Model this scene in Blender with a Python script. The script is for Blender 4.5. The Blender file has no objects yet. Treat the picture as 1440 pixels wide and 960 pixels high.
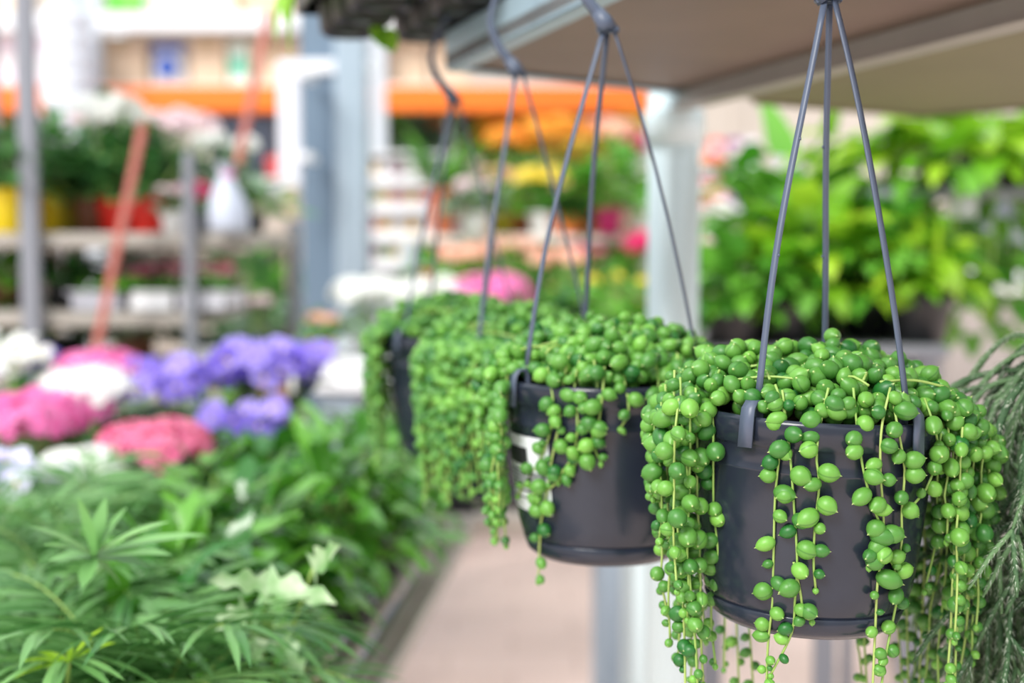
import bpy, math, random
import numpy as np
from mathutils import Vector, Matrix
V = Vector
rnd = random.Random(7)
C = bpy.context.scene.collection
H = 1.30                       # height of the photographer's lens above the floor
FPX = 1900.0
PITCH = math.atan(140 / FPX)
cp, sp = math.cos(PITCH), math.sin(PITCH)
PI = math.pi

def P(px, py, Y):              # photograph point at distance Y -> place in the shop
    x = (px - 720) / FPX; y = (480 - py) / FPX
    d = V((x, cp + y * sp, -sp + y * cp))
    k = Y / d.y
    return V((d.x * k, Y, H + d.z * k))
def XP(px, Y, z):
    return (px - 720) / FPX * (Y * cp - (z - H) * sp)

# ------------------------------------------------------------------ materials
MATS = {}
def mat(name, c1, c2=None, rough=.5, metal=0, spec=.5, noise=0, nscale=20, trans=0, bump=0, bscale=60, sss=0, coat=0, emit=0):
    if name in MATS: return MATS[name]
    m = bpy.data.materials.new(name); m.use_nodes = True
    nt = m.node_tree; N = nt.nodes; L = nt.links
    b = N['Principled BSDF']; out = N['Material Output']
    c2 = c2 or c1
    at = N.new('ShaderNodeAttribute'); at.attribute_name = 'tint'
    mix = N.new('ShaderNodeMix'); mix.data_type = 'RGBA'
    mix.inputs['A'].default_value = (*c1, 1); mix.inputs['B'].default_value = (*c2, 1)
    fac = at.outputs['Fac']
    if noise:
        tc = N.new('ShaderNodeTexCoord'); nz = N.new('ShaderNodeTexNoise'); nz.inputs['Scale'].default_value = nscale
        L.new(tc.outputs['Object'], nz.inputs['Vector'])
        ma = N.new('ShaderNodeMath'); ma.operation = 'MULTIPLY_ADD'; ma.use_clamp = True
        sb = N.new('ShaderNodeMath'); sb.operation = 'SUBTRACT'; sb.inputs[1].default_value = .5
        L.new(nz.outputs['Fac'], sb.inputs[0]); L.new(sb.outputs[0], ma.inputs[0]); ma.inputs[1].default_value = noise
        L.new(fac, ma.inputs[2]); fac = ma.outputs[0]
    L.new(fac, mix.inputs['Factor']); L.new(mix.outputs['Result'], b.inputs['Base Color'])
    b.inputs['Roughness'].default_value = rough; b.inputs['Metallic'].default_value = metal
    b.inputs['Specular IOR Level'].default_value = spec
    if coat: b.inputs['Coat Weight'].default_value = coat; b.inputs['Coat Roughness'].default_value = .15
    if sss:
        b.inputs['Subsurface Weight'].default_value = sss; b.inputs['Subsurface Radius'].default_value = (.4, 1, .2)
        b.inputs['Subsurface Scale'].default_value = .004
    if bump:
        tc = N.new('ShaderNodeTexCoord'); nz = N.new('ShaderNodeTexNoise'); nz.inputs['Scale'].default_value = bscale
        nz.inputs['Detail'].default_value = 4
        L.new(tc.outputs['Object'], nz.inputs['Vector'])
        bp = N.new('ShaderNodeBump'); bp.inputs['Strength'].default_value = bump; bp.inputs['Distance'].default_value = .002
        L.new(nz.outputs['Fac'], bp.inputs['Height']); L.new(bp.outputs['Normal'], b.inputs['Normal'])
    if trans:
        tr = N.new('ShaderNodeBsdfTranslucent'); L.new(mix.outputs['Result'], tr.inputs['Color'])
        ms = N.new('ShaderNodeMixShader'); ms.inputs['Fac'].default_value = trans
        L.new(b.outputs['BSDF'], ms.inputs[1]); L.new(tr.outputs['BSDF'], ms.inputs[2]); L.new(ms.outputs['Shader'], out.inputs['Surface'])
    if emit:
        b.inputs['Emission Strength'].default_value = emit; b.inputs['Emission Color'].default_value = (*c1, 1)
    MATS[name] = m
    return m
def srgb(r, g, b):
    f = lambda c: (c / 255 / 12.92) if c / 255 <= .04045 else ((c / 255 + .055) / 1.055) ** 2.4
    return (f(r), f(g), f(b))

def pea_material():
    m = bpy.data.materials.new('pearl_leaf_green'); m.use_nodes = True
    nt = m.node_tree; N = nt.nodes; L = nt.links; b = N['Principled BSDF']
    at = N.new('ShaderNodeAttribute'); at.attribute_name = 'tint'
    mix = N.new('ShaderNodeMix'); mix.data_type = 'RGBA'
    mix.inputs['A'].default_value = (*srgb(36, 104, 40), 1); mix.inputs['B'].default_value = (*srgb(124, 182, 74), 1)
    L.new(at.outputs['Fac'], mix.inputs['Factor'])
    pl = N.new('ShaderNodeAttribute'); pl.attribute_name = 'pl'
    sx = N.new('ShaderNodeSeparateXYZ'); L.new(pl.outputs['Vector'], sx.inputs[0])
    # the narrow dark window slit along one meridian of every pearl
    a = N.new('ShaderNodeMath'); a.operation = 'ABSOLUTE'; L.new(sx.outputs['X'], a.inputs[0])
    mr = N.new('ShaderNodeMapRange'); mr.inputs['From Min'].default_value = .03; mr.inputs['From Max'].default_value = .13
    mr.inputs['To Min'].default_value = 1; mr.inputs['To Max'].default_value = 0; L.new(a.outputs[0], mr.inputs['Value'])
    g = N.new('ShaderNodeMath'); g.operation = 'GREATER_THAN'; g.inputs[1].default_value = .1; L.new(sx.outputs['Y'], g.inputs[0])
    mu = N.new('ShaderNodeMath'); mu.operation = 'MULTIPLY'; L.new(mr.outputs['Result'], mu.inputs[0]); L.new(g.outputs[0], mu.inputs[1])
    m2 = N.new('ShaderNodeMath'); m2.operation = 'MULTIPLY'; m2.inputs[1].default_value = .5; L.new(mu.outputs[0], m2.inputs[0])
    mx = N.new('ShaderNodeMix'); mx.data_type = 'RGBA'; mx.inputs['B'].default_value = (*srgb(35, 92, 30), 1)
    L.new(m2.outputs[0], mx.inputs['Factor']); L.new(mix.outputs['Result'], mx.inputs['A'])
    # pale tip
    tp = N.new('ShaderNodeMapRange'); tp.inputs['From Min'].default_value = 1.05; tp.inputs['From Max'].default_value = 1.2
    L.new(sx.outputs['Z'], tp.inputs['Value'])
    m3 = N.new('ShaderNodeMix'); m3.data_type = 'RGBA'; m3.inputs['B'].default_value = (*srgb(196, 214, 140), 1)
    L.new(tp.outputs['Result'], m3.inputs['Factor']); L.new(mx.outputs['Result'], m3.inputs['A'])
    L.new(m3.outputs['Result'], b.inputs['Base Color'])
    b.inputs['Roughness'].default_value = .4; b.inputs['Specular IOR Level'].default_value = .5
    b.inputs['Subsurface Weight'].default_value = .15; b.inputs['Subsurface Radius'].default_value = (.5, 1, .25)
    b.inputs['Subsurface Scale'].default_value = .003
    return m
PEA = pea_material()
STEM = mat('pale_green_stem', srgb(150, 188, 92), srgb(178, 200, 112), .5, trans=.1)
POTM = mat('anthracite_plastic', srgb(44, 51, 65), srgb(33, 38, 50), .2, noise=1.2, nscale=35, spec=.5, bump=.03, bscale=300)
STRAP = mat('slate_plastic', srgb(88, 98, 118), srgb(74, 83, 102), .38, noise=.5, nscale=60)
SOIL = mat('potting_soil', srgb(52, 38, 28), srgb(82, 60, 42), .95, noise=1.5, nscale=120, bump=.8, bscale=300)
GALV = mat('galvanised_steel', srgb(176, 200, 214), srgb(152, 176, 190), .4, metal=.2, noise=1, nscale=14)
PALEPOST = mat('pale_painted_steel', srgb(222, 238, 242), srgb(208, 226, 232), .35, metal=.1, noise=.6, nscale=8)
BROWNB = mat('brown_coated_board', srgb(132, 112, 98), srgb(110, 94, 84), .55, noise=1.4, nscale=6, bump=.1)
OLIVEB = mat('olive_coated_board', srgb(132, 126, 96), srgb(108, 104, 80), .6, noise=1, nscale=6)
WHITE = mat('white_enamel', srgb(240, 240, 244), None, .4)
BLACKP = mat('black_tray_plastic', srgb(40, 40, 44), srgb(26, 26, 30), .38, noise=1, nscale=30)

# ------------------------------------------------------------------ mesh builder
class MB:
    def __init__(s): s.v = []; s.f = []; s.m = []; s.t = []; s.pl = []; s.n = 0; s.has = False
    def add(s, vs, fs, m=0, tint=.5, pl=None):
        o = s.n; s.v.append(np.asarray(vs, dtype=np.float32).reshape(-1, 3)); k = len(s.v[-1])
        s.f.extend([tuple(i + o for i in f) for f in fs]); s.m.extend([m] * len(fs))
        s.t.append(np.full(k, tint, np.float32) if not hasattr(tint, '__len__') else np.asarray(tint, np.float32))
        if pl is not None: s.has = True
        s.pl.append(pl if pl is not None else np.zeros((k, 3), np.float32)); s.n += k
    def build(s, name, mats, parent=None, loc=None, smooth=True, kind=None, label=None):
        if s.n == 0: return None
        me = bpy.data.meshes.new(name); v = np.concatenate(s.v)
        me.from_pydata(v.tolist(), [], s.f)
        if not isinstance(mats, (list, tuple)): mats = [mats]
        for q in mats: me.materials.append(q)
        if len(mats) > 1: me.polygons.foreach_set('material_index', s.m)
        me.polygons.foreach_set('use_smooth', [smooth] * len(me.polygons))
        a = me.attributes.new('tint', 'FLOAT', 'POINT'); a.data.foreach_set('value', np.concatenate(s.t))
        if s.has:
            a = me.attributes.new('pl', 'FLOAT_VECTOR', 'POINT'); a.data.foreach_set('vector', np.concatenate(s.pl).ravel())
        me.update()
        o = bpy.data.objects.new(name, me); C.objects.link(o)
        if parent: o.parent = parent
        if loc is not None: o.location = loc
        if kind: o['kind'] = kind
        if label: o['label'] = label
        return o
    # shapes -----------------------------------------------------------
    def box(s, c, d, m=0, tint=.5, rz=0, bev=0, R=None):
        x, y, z = d[0] / 2, d[1] / 2, d[2] / 2
        M = (R or Matrix.Rotation(rz, 3, 'Z')); c = V(c)
        b = min(bev, x * .9, y * .9, z * .9)
        if b <= 0:
            vs = [M @ V((i * x, j * y, k * z)) + c for k in (-1, 1) for j in (-1, 1) for i in (-1, 1)]
            fs = [(0, 2, 3, 1), (4, 5, 7, 6), (0, 1, 5, 4), (2, 6, 7, 3), (0, 4, 6, 2), (1, 3, 7, 5)]
            s.add([tuple(q) for q in vs], fs, m, tint); return
        vs = []; idx = {}
        for k in (-1, 1):
            for j in (-1, 1):
                for i in (-1, 1):
                    for ax in range(3):
                        p = [i * (x - b), j * (y - b), k * (z - b)]; p[ax] = (i * x, j * y, k * z)[ax]
                        idx[(i, j, k, ax)] = len(vs); vs.append(tuple(M @ V(p) + c))
        fs = []
        for k in (-1, 1):
            fs.append(tuple(idx[q] for q in ((-1, -1, k, 2), (1, -1, k, 2), (1, 1, k, 2), (-1, 1, k, 2)))[::k])
            fs.append(tuple(idx[q] for q in ((-1, k, -1, 1), (-1, k, 1, 1), (1, k, 1, 1), (1, k, -1, 1)))[::k])
            fs.append(tuple(idx[q] for q in ((k, -1, -1, 0), (k, 1, -1, 0), (k, 1, 1, 0), (k, -1, 1, 0)))[::k])
        for a in (-1, 1):
            for e in (-1, 1):
                fs.append((idx[(-1, a, e, 1)], idx[(1, a, e, 1)], idx[(1, a, e, 2)], idx[(-1, a, e, 2)]))
                fs.append((idx[(a, -1, e, 0)], idx[(a, 1, e, 0)], idx[(a, 1, e, 2)], idx[(a, -1, e, 2)]))
                fs.append((idx[(a, e, -1, 0)], idx[(a, e, 1, 0)], idx[(a, e, 1, 1)], idx[(a, e, -1, 1)]))
        for i in (-1, 1):
            for j in (-1, 1):
                for k in (-1, 1): fs.append(tuple(idx[(i, j, k, q)] for q in range(3)))
        s.add(vs, fs, m, tint)
    def lathe(s, prof, c=(0, 0, 0), n=32, m=0, tint=.5, R=None):
        vs = []; fs = []
        for (r, z) in prof:
            for k in range(n):
                a = 2 * PI * k / n; p = V((r * math.cos(a), r * math.sin(a), z))
                if R: p = R @ p
                vs.append((p.x + c[0], p.y + c[1], p.z + c[2]))
        for i in range(len(prof) - 1):
            for k in range(n):
                k2 = (k + 1) % n
                fs.append((i * n + k, i * n + k2, (i + 1) * n + k2, (i + 1) * n + k))
        s.add(vs, fs, m, tint)
    def tube(s, pts, r, n=6, m=0, tint=.5, caps=True):
        pts = [V(p) for p in pts]; N = len(pts)
        rr = r if hasattr(r, '__len__') else [r] * N
        vs = []; fs = []; prev = None
        for i, p in enumerate(pts):
            t = (pts[min(i + 1, N - 1)] - pts[max(i - 1, 0)])
            if t.length < 1e-9: t = V((0, 0, 1))
            t.normalize()
            if prev is None:
                u = t.cross(V((0, 1, 0)) if abs(t.y) < .9 else V((1, 0, 0))).normalized()
            else:
                u = (prev - t * prev.dot(t)); u = u.normalized() if u.length > 1e-6 else t.orthogonal().normalized()
            prev = u; w = t.cross(u)
            for k in range(n):
                a = 2 * PI * k / n; q = p + (u * math.cos(a) + w * math.sin(a)) * rr[i]; vs.append((q.x, q.y, q.z))
        for i in range(N - 1):
            for k in range(n):
                k2 = (k + 1) % n; fs.append((i * n + k, i * n + k2, (i + 1) * n + k2, (i + 1) * n + k))
        if caps: fs.append(tuple(range(n))[::-1]); fs.append(tuple((N - 1) * n + k for k in range(n)))
        s.add(vs, fs, m, tint)
    def ribbon(s, pts, wdir, w, th, m=0, tint=.5):   # flat moulded strip with a raised middle rib
        pts = [V(p) for p in pts]; N = len(pts); wd = V(wdir).normalized(); vs = []; fs = []
        ww = w if hasattr(w, '__len__') else [w] * N
        for i, p in enumerate(pts):
            t = (pts[min(i + 1, N - 1)] - pts[max(i - 1, 0)]).normalized()
            n_ = wd.cross(t).normalized(); w2 = ww[i] / 2
            prof = [(-1, -.5), (-1, .5), (-.35, .5), (-.25, .95), (.25, .95), (.35, .5), (1, .5), (1, -.5)]
            for a, b in prof: vs.append(tuple(p + wd * (a * w2) + n_ * (b * th)))
        k8 = 8
        for i in range(N - 1):
            for k in range(k8):
                k2 = (k + 1) % k8; fs.append((i * k8 + k, i * k8 + k2, (i + 1) * k8 + k2, (i + 1) * k8 + k))
        fs.append(tuple(range(k8))[::-1]); fs.append(tuple((N - 1) * k8 + k for k in range(k8)))
        s.add(vs, fs, m, tint)
    def prism(s, poly, z0, z1, m=0, tint=.5):
        n = len(poly); vs = [(x, y, z0) for x, y in poly] + [(x, y, z1) for x, y in poly]
        fs = [tuple(range(n))[::-1], tuple(range(n, 2 * n))] + [(i, (i + 1) % n, n + (i + 1) % n, n + i) for i in range(n)]
        s.add(vs, fs, m, tint)
    def leaf(s, p, d, up, L, W, droop=.5, fold=.25, shape='lance', seg=6, m=0, tint=.5, wave=0):
        p = V(p); d = V(d).normalized(); vs = []; side0 = d.cross(V(up))
        if side0.length < 1e-4: side0 = d.orthogonal()
        side0.normalize(); ph = rnd.uniform(0, 6)
        for i in range(seg + 1):
            t = i / seg
            if shape == 'lance': w = math.sin(PI * min(1, t * .94 + .06)) ** .8
            elif shape == 'ovate': w = math.sin(PI * (t ** .7)) ** .75 if 0 < t < 1 else .04
            elif shape == 'heart': w = (1 - t) ** .6 * (1.0 if t > 0.12 else .72)
            elif shape == 'sword': w = (1 - t ** 2.2) * .9 + .1 * (1 - t)
            elif shape == 'lobed': w = (1 - t) ** .45 * (.72 + .28 * math.cos(t * 17)) if t < 1 else 0
            else: w = math.sin(PI * t) ** .5
            w = max(w, .03) * W / 2
            side = (side0 - d * side0.dot(d)).normalized(); nn = side.cross(d)
            q1 = p - side * w + nn * (fold * w + wave * W * .2 * math.sin(t * 11 + ph))
            q2 = p + side * w + nn * (fold * w + wave * W * .2 * math.sin(t * 12 + ph + 1))
            vs += [tuple(q1), tuple(p), tuple(q2)]
            d = (d + V((0, 0, -droop / seg))).normalized(); p = p + d * (L / seg)
        fs = []
        for i in range(seg):
            a = i * 3; fs += [(a, a + 1, a + 4, a + 3), (a + 1, a + 2, a + 5, a + 4)]
        s.add(vs, fs, m, tint)

def tag(o, label, cat, group=None):
    o['label'] = label; o['category'] = cat
    if group: o['group'] = group
    return o
def thing(name, label, cat, loc, group=None, rz=0):
    o = bpy.data.objects.new(name, None); C.objects.link(o); o.location = loc; o.rotation_euler = (0, 0, rz)
    o.empty_display_size = .05
    return tag(o, label, cat, group)
def structure(mb, name, mats, smooth=False):
    o = mb.build(name, mats, smooth=smooth); o['kind'] = 'structure'; return o

def catmull(pts, step=.004):
    pts = [V(p) for p in pts]
    if len(pts) < 3: pts = [pts[0], (pts[0] + pts[-1]) / 2, pts[-1]]
    P_ = [pts[0] * 2 - pts[1]] + pts + [pts[-1] * 2 - pts[-2]]; out = []
    for i in range(1, len(P_) - 2):
        a, b, c, d = P_[i - 1:i + 3]; n = max(2, int((c - b).length / step))
        for k in range(n):
            t = k / n
            out.append(.5 * ((2 * b) + (c - a) * t + (2 * a - 5 * b + 4 * c - d) * t * t + (3 * b - a - 3 * c + d) * t ** 3))
    out.append(pts[-1]); return out

# ------------------------------------------------------------------ pearls
def pea_template(seg, rings):
    vs = [(0, 0, -1.0)]; 
    for i in range(1, rings):
        th = PI * i / rings; r = math.sin(th); z = -math.cos(th)
        if z > .8: z = z + (z - .8) * .35
        for k in range(seg):
            a = 2 * PI * k / seg; vs.append((r * math.cos(a), r * math.sin(a), z))
    # a narrow pointed tip
    zl = -math.cos(PI * (rings - 1) / rings)
    for k in range(seg):
        a = 2 * PI * k / seg; vs.append((.10 * math.cos(a), .10 * math.sin(a), 1.10))
    vs.append((0, 0, 1.30)); fs = []
    for k in range(seg): fs.append((0, 1 + (k + 1) % seg, 1 + k))
    for i in range(rings - 1):
        for k in range(seg):
            a = 1 + i * seg; fs.append((a + k, a + (k + 1) % seg, a + seg + (k + 1) % seg, a + seg + k))
    a = 1 + (rings - 1) * seg; t = len(vs) - 1
    for k in range(seg): fs.append((a + k, a + (k + 1) % seg, t))
    return np.array(vs, np.float32), fs
PT = {2: pea_template(14, 9), 1: pea_template(10, 7), 0: pea_template(8, 5)}
def add_pea(mb, c, axis, R, lod=2, tint=None, m=0):
    vs, fs = PT[lod]; axis = V(axis).normalized()
    q = axis.to_track_quat('Z', 'Y').to_matrix() @ Matrix.Rotation(rnd.uniform(0, 6.28), 3, 'Z')
    el = rnd.uniform(.98, 1.16) if rnd.random() < .75 else rnd.uniform(1.15, 1.35)
    M = np.array(q, np.float32); sc = np.array([R, R, R * el], np.float32)
    if tint is None: tint = min(1, max(0, rnd.gauss(.44, .25)))
    mb.add((vs * sc) @ M.T + np.array(c, np.float32), fs, m, tint, pl=vs)

def strand(parent, pts, sz=.0046, lod=2, space=.0095, centre=None, taper=True, dens=1):
    """one trailing strand: a part of pearls with its stem as sub-part; points in local space"""
    path = catmull(pts, .003)
    mb = MB(); st = MB(); n = len(path)
    st.tube(path[::2] + [path[-1]], .00075, 5, tint=rnd.random())
    acc = 0; nxt = rnd.uniform(0, .006); side = rnd.choice((-1, 1)); total = sum((path[i + 1] - path[i]).length for i in range(n - 1))
    for i in range(1, n):
        acc += (path[i] - path[i - 1]).length
        if acc >= nxt:
            t = (path[i] - path[i - 1]).normalized(); f = acc / total
            out = V((0, -1, 0))
            if centre is not None:
                o2 = V((path[i].x - centre[0], path[i].y - centre[1], 0))
                if o2.length > 1e-4: out = o2.normalized()
            sd = t.cross(out)
            sd = sd.normalized() if sd.length > .05 else V((1, 0, 0))
            R = sz * rnd.uniform(.8, 1.22) * ((1 - .45 * max(0, f - .6) / .4) if taper else 1)
            if rnd.random() < .06: R *= .6
            dr = (sd * side * rnd.uniform(.5, 1) + out * rnd.uniform(.05, .55) + V((0, 0, rnd.uniform(-.35, .1)))).normalized()
            c = path[i] + dr * (R * .95 + .0004)
            add_pea(mb, c, dr + V((0, 0, -.15)), R, lod)
            nxt = acc + space * rnd.uniform(.55, 1.5) / dens; side = -side if rnd.random() < .8 else side
    # end bud
    add_pea(mb, path[-1] + V((0, 0, -.001)), V((0, 0, -1)), sz * .4, lod, .8)
    o = mb.build('pearl_strand', PEA, parent)
    st.build('stem', STEM, o)
    return o

RIMR = .0700; POTH = .112
def pot_prof():
    return [(r_, z_ if z_ > -.03 else z_ * 1.05) for r_, z_ in [(.0655, -.004), (.0668, .0), (.0700, .0), (.0704, -.003), (.0700, -.0145), (.0683, -.0155), (.0679, -.028), (.0682, -.0288), (.0676, -.0296),
            (.0655, -.052), (.0630, -.078), (.0612, -.092), (.0605, -.0945), (.0585, -.101), (.0545, -.1065), (.050, -.1085), (.047, -.1088), (.047, -.1098)]]
def profR(z):
    pr = [(0, .071), (-.0145, .070), (-.0546, .0655), (-.082, .063), (-.099, .0605), (-.112, .0545), (-.119, .05)]
    if z >= 0: return .069
    for (z0, r0), (z1, r1) in zip(pr, pr[1:]):
        if z >= z1: return r0 + (r1 - r0) * (z0 - z) / (z0 - z1)
    return 0

def hanging_pot(label, X, Y, zr, az, hook, lod, apex_dz=.2385, apex_dx=0, tilt=0, sz=.0046, mound=(.098, .09, .034), nm=560, front=(.066, 50), bow=.006):
    """origin of the thing = centre of the rim plane bottom; az measured from the camera side"""
    root = thing('hanging_pot_plant', label, 'hanging plant', (X, Y, zr - POTH), 'hanging pots of trailing pearl plants')
    O = V((0, 0, POTH)); R = Matrix.Rotation(tilt, 3, 'Y')
    b = MB(); b.lathe([(r, z) for r, z in pot_prof()], O, 72, R=R)
    b.lathe([(.0655, -.004), (.064, -.03), (.0615, -.09), (.001, -.092)], O, 48, R=R)      # inner wall
    b.build('pot', POTM, root)
    s_ = MB(); s_.lathe([(r_, z_ * 1.05) for r_, z_ in [(.044, -.1085), (.052, -.1075), (.0565, -.1035), (.0578, -.1045), (.0545, -.1125), (.049, -.1165), (.03, -.1175), (.0005, -.1175)]], O, 64, R=R)
    s_.build('saucer', POTM, root)
    so = MB(); so.lathe([(.0005, -.002), (.03, -.004), (.055, -.008), (.0643, -.012)], O, 32, R=R); so.build('soil', SOIL, root)
    A = O + V((apex_dx, 0, apex_dz))
    wedge = MB(); 
    pw = []
    wedge.box(A + V((0, 0, .001)), (.0155, .0065, .005), bev=.0012)
    wedge.tube([A + V((0, 0, .001)), A + V((hook[1][0] * .35, 0, .007)), A + V((hook[1][0], 0, hook[1][1]))], [.0070, .0060, .0046], 12)
    hk = wedge
    path = catmull([A + V((0, 0, .003))] + [A + V((h[0], h[2] if len(h) > 2 else 0, h[1])) for h in hook[1:]], .003)
    n = len(path); hk.tube(path, [.0046 - .0022 * min(1, i / n * 2.2) for i in range(n)], 10)
    hk.build('hook', STRAP, root)
    for k, a in enumerate(az):
        a = math.radians(a); rd = V((math.sin(a), -math.cos(a), 0)); td = V((math.cos(a), math.sin(a), 0))
        E = O + R @ (rd * .0632 + V((0, 0, .007)))
        S = A + rd * .0035 + V((0, 0, .001))
        pts = []
        for i in range(15):
            t = i / 14; q = S.lerp(E, t) + rd * (math.sin(PI * t) * bow) + V((math.sin(t * 7 + k) * .0006, 0, 0)); pts.append(q)
        m = MB(); wd = td.lerp(V((1, 0, 0)), .3); m.ribbon(pts, wd, .0036, .0011)
        for t in (5, 9): m.box(pts[t] + td * .0019, (.0011, .0011, .0016))
        st = m.build('strap', STRAP, root)
        c = MB(); cl = [(.0615, -.012), (.0617, -.002), (.0622, .0045), (.0645, .0085), (.0685, .0082), (.0716, .0045), (.0724, -.001), (.0730, -.0165)]
        c.ribbon([O + R @ (rd * r + V((0, 0, z))) for r, z in cl], td, [.0075] * 5 + [.0082, .0085, .0088], .0013)
        c.build('clip', STRAP, root)
    # the mound of pearls over the soil
    mb = MB(); stm = MB(); pts = []; tries = 0; MX, MY, MH = mound
    while len(pts) < nm and tries < nm * 40:
        tries += 1
        a = rnd.uniform(-PI, PI); ad = abs(math.degrees(a))
        fr = front[0]; w = min(1, max(0, (ad - front[1]) / 25)); side = 1 / math.sqrt((math.sin(a) / MX) ** 2 + (math.cos(a) / MY) ** 2); Rm = fr * (1 - w) + side * w
        u = math.sqrt(rnd.random()); r = Rm * u
        hh = MH * (1 - u ** 2.6) + .006
        if r > .070: hh = min(hh, MH * .75) - (r - .07) * .6
        lay = rnd.choice((0, 0, 0, .008, .013)); z = hh - lay + rnd.gauss(0, .0022) + .006 * math.sin(a * 3 + X * 40) * (1 - u)
        if r < .073: z = max(z, .0022)
        q = V((r * math.sin(a), -r * math.cos(a), z))
        if any((q - p_).length_squared < .0072 ** 2 for p_, _ in pts): continue
        if abs(r - .067) < .009 and z < .005: continue
        pts.append((q, u))
    for q, u in pts:
        o = V((q.x, q.y, 0)); ax = V((rnd.uniform(-1, 1), rnd.uniform(-1, .6), rnd.uniform(-.1, 1))) + o.normalized() * .6 * u
        add_pea(mb, O + R @ q, ax, sz * rnd.uniform(.82, 1.25), lod)
    fo = mb.build('pearl_foliage', PEA, root)
    for i in range(14):
        a = rnd.uniform(-PI, PI); r = rnd.uniform(.01, .06); q = V((r * math.sin(a), -r * math.cos(a), 0)); b2 = a + rnd.uniform(-.8, .8); r2 = r + rnd.uniform(.01, .02)
        q2 = V((r2 * math.sin(b2), -r2 * math.cos(b2), 0)); f = lambda r_: MH * (1 - (r_ / MX) ** 2.6) + .008
        stm.tube(catmull([O + q + V((0, 0, f(r) - .006)), O + (q + q2) / 2 + V((0, 0, f((r + r2) / 2) - .003)), O + q2 + V((0, 0, f(r2) - .004))], .004), .0008, 5)
    stm.build('stem', STEM, fo)
    return root, O

def px_strand(root, O, X, Y, zr, px, **kw):
    """strand following pixels of the photo while lying on the outside of the pot or hanging free beside it"""
    pts = []
    for (x, y, *dd) in px:
        d = Y - .05
        for _ in range(6):
            q = P(x, y, d); dx = q.x - X; z = q.z - zr; R_ = profR(z) + .0022
            if dd: d = Y + dd[0]; continue
            if z > 0: R_ = .066
            if R_ <= 0.01 or abs(dx) > R_ * .985:
                d = Y - (0.012 if abs(dx) < .075 else 0.0)
            else: d = Y - math.sqrt(max(0, R_ ** 2 - dx ** 2))
            if z < -POTH: d = Y - math.sqrt(max(0, .058 ** 2 - dx ** 2)) if abs(dx) < .056 else Y
        q = P(x, y, d); pts.append(q - V((X, Y, zr)) + O)
    return strand(root, pts, centre=(0, 0), **kw)

def az_strand(root, O, a, L, r0=None, free=.006, **kw):
    """strand leaving the mound at azimuth a (degrees from the camera side) and hanging L metres below the rim"""
    a = math.radians(a); pts = []; r0 = r0 or rnd.uniform(.05, .058)
    sw = rnd.uniform(-.05, .05); rr = RIMR + rnd.uniform(.003, .003 + free)
    for r, z in ((r0, .016), (.064, .012), (rr, .004), (rr + .002, -.012)): pts.append(V((r * math.sin(a), -r * math.cos(a), z)))
    k = 5
    for i in range(1, k + 1):
        f = i / k; r = rr + .002 - .006 * f * (1 if free < .01 else .3) + rnd.uniform(-.0015, .002); aa = a + sw * f + rnd.uniform(-.03, .03)
        r = max(r, profR(-.012 - f * (L - .012)) + .003)
        pts.append(V((r * math.sin(aa), -r * math.cos(aa), -.012 - f * (L - .012))))
    return strand(root, [O + p for p in pts], centre=(0, 0), **kw)

ZR = H - .0965
# ---- pot 1 : the sharp one at the front
X1, Y1 = .1757, .78
r1, O1 = hanging_pot('sharply focused trailing pearl plant in dark grey pot, nearest and rightmost of the hanging row', X1, Y1, ZR,
    (-42, 37, 163), [(0, 0), (-.012, .014), (-.03, .022), (-.045, .035), (-.05, .055), (-.045, .08), (-.035, .094), (-.026, .098), (-.0205, .090)], 2,
    apex_dz=.233, apex_dx=.004, tilt=.042, mound=(.097, .092, .024), nm=620)
F1 = [[(1012, 520), (1000, 552), (1003, 600), (1003, 660), (1004, 720), (1010, 790), (1000, 860), (1006, 935)],
      [(1100, 548), (1104, 590), (1096, 640), (1090, 700), (1088, 770), (1086, 850), (1080, 905), (1077, 990)],
      [(1090, 540), (1103, 580), (1111, 640), (1117, 720), (1121, 790), (1118, 840), (1113, 890), (1084, 948)],
      [(1165, 545), (1155, 590), (1148, 640), (1152, 680), (1146, 740), (1144, 790), (1147, 828)],
      [(1116, 790), (1125, 830), (1131, 868), (1142, 872)],
      [(1200, 545), (1204, 590), (1212, 650), (1224, 700), (1238, 740), (1245, 775), (1258, 800), (1263, 830), (1256, 870), (1246, 920), (1236, 990)],
      [(1252, 545), (1240, 600), (1238, 660), (1242, 720), (1242, 770), (1234, 820), (1231, 880), (1226, 990)],
      [(1255, 560), (1264, 610), (1272, 660), (1268, 720), (1268, 760), (1262, 800)],
      [(1300, 560), (1314, 600), (1318, 630), (1306, 680), (1280, 715)],
      [(1335, 570), (1322, 620), (1318, 680), (1316, 760), (1300, 830)],
      [(1222, 740), (1230, 770), (1222, 796)]]
for p_ in F1: px_strand(r1, O1, X1, Y1, ZR, p_, sz=.0045, space=.0088)
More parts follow.
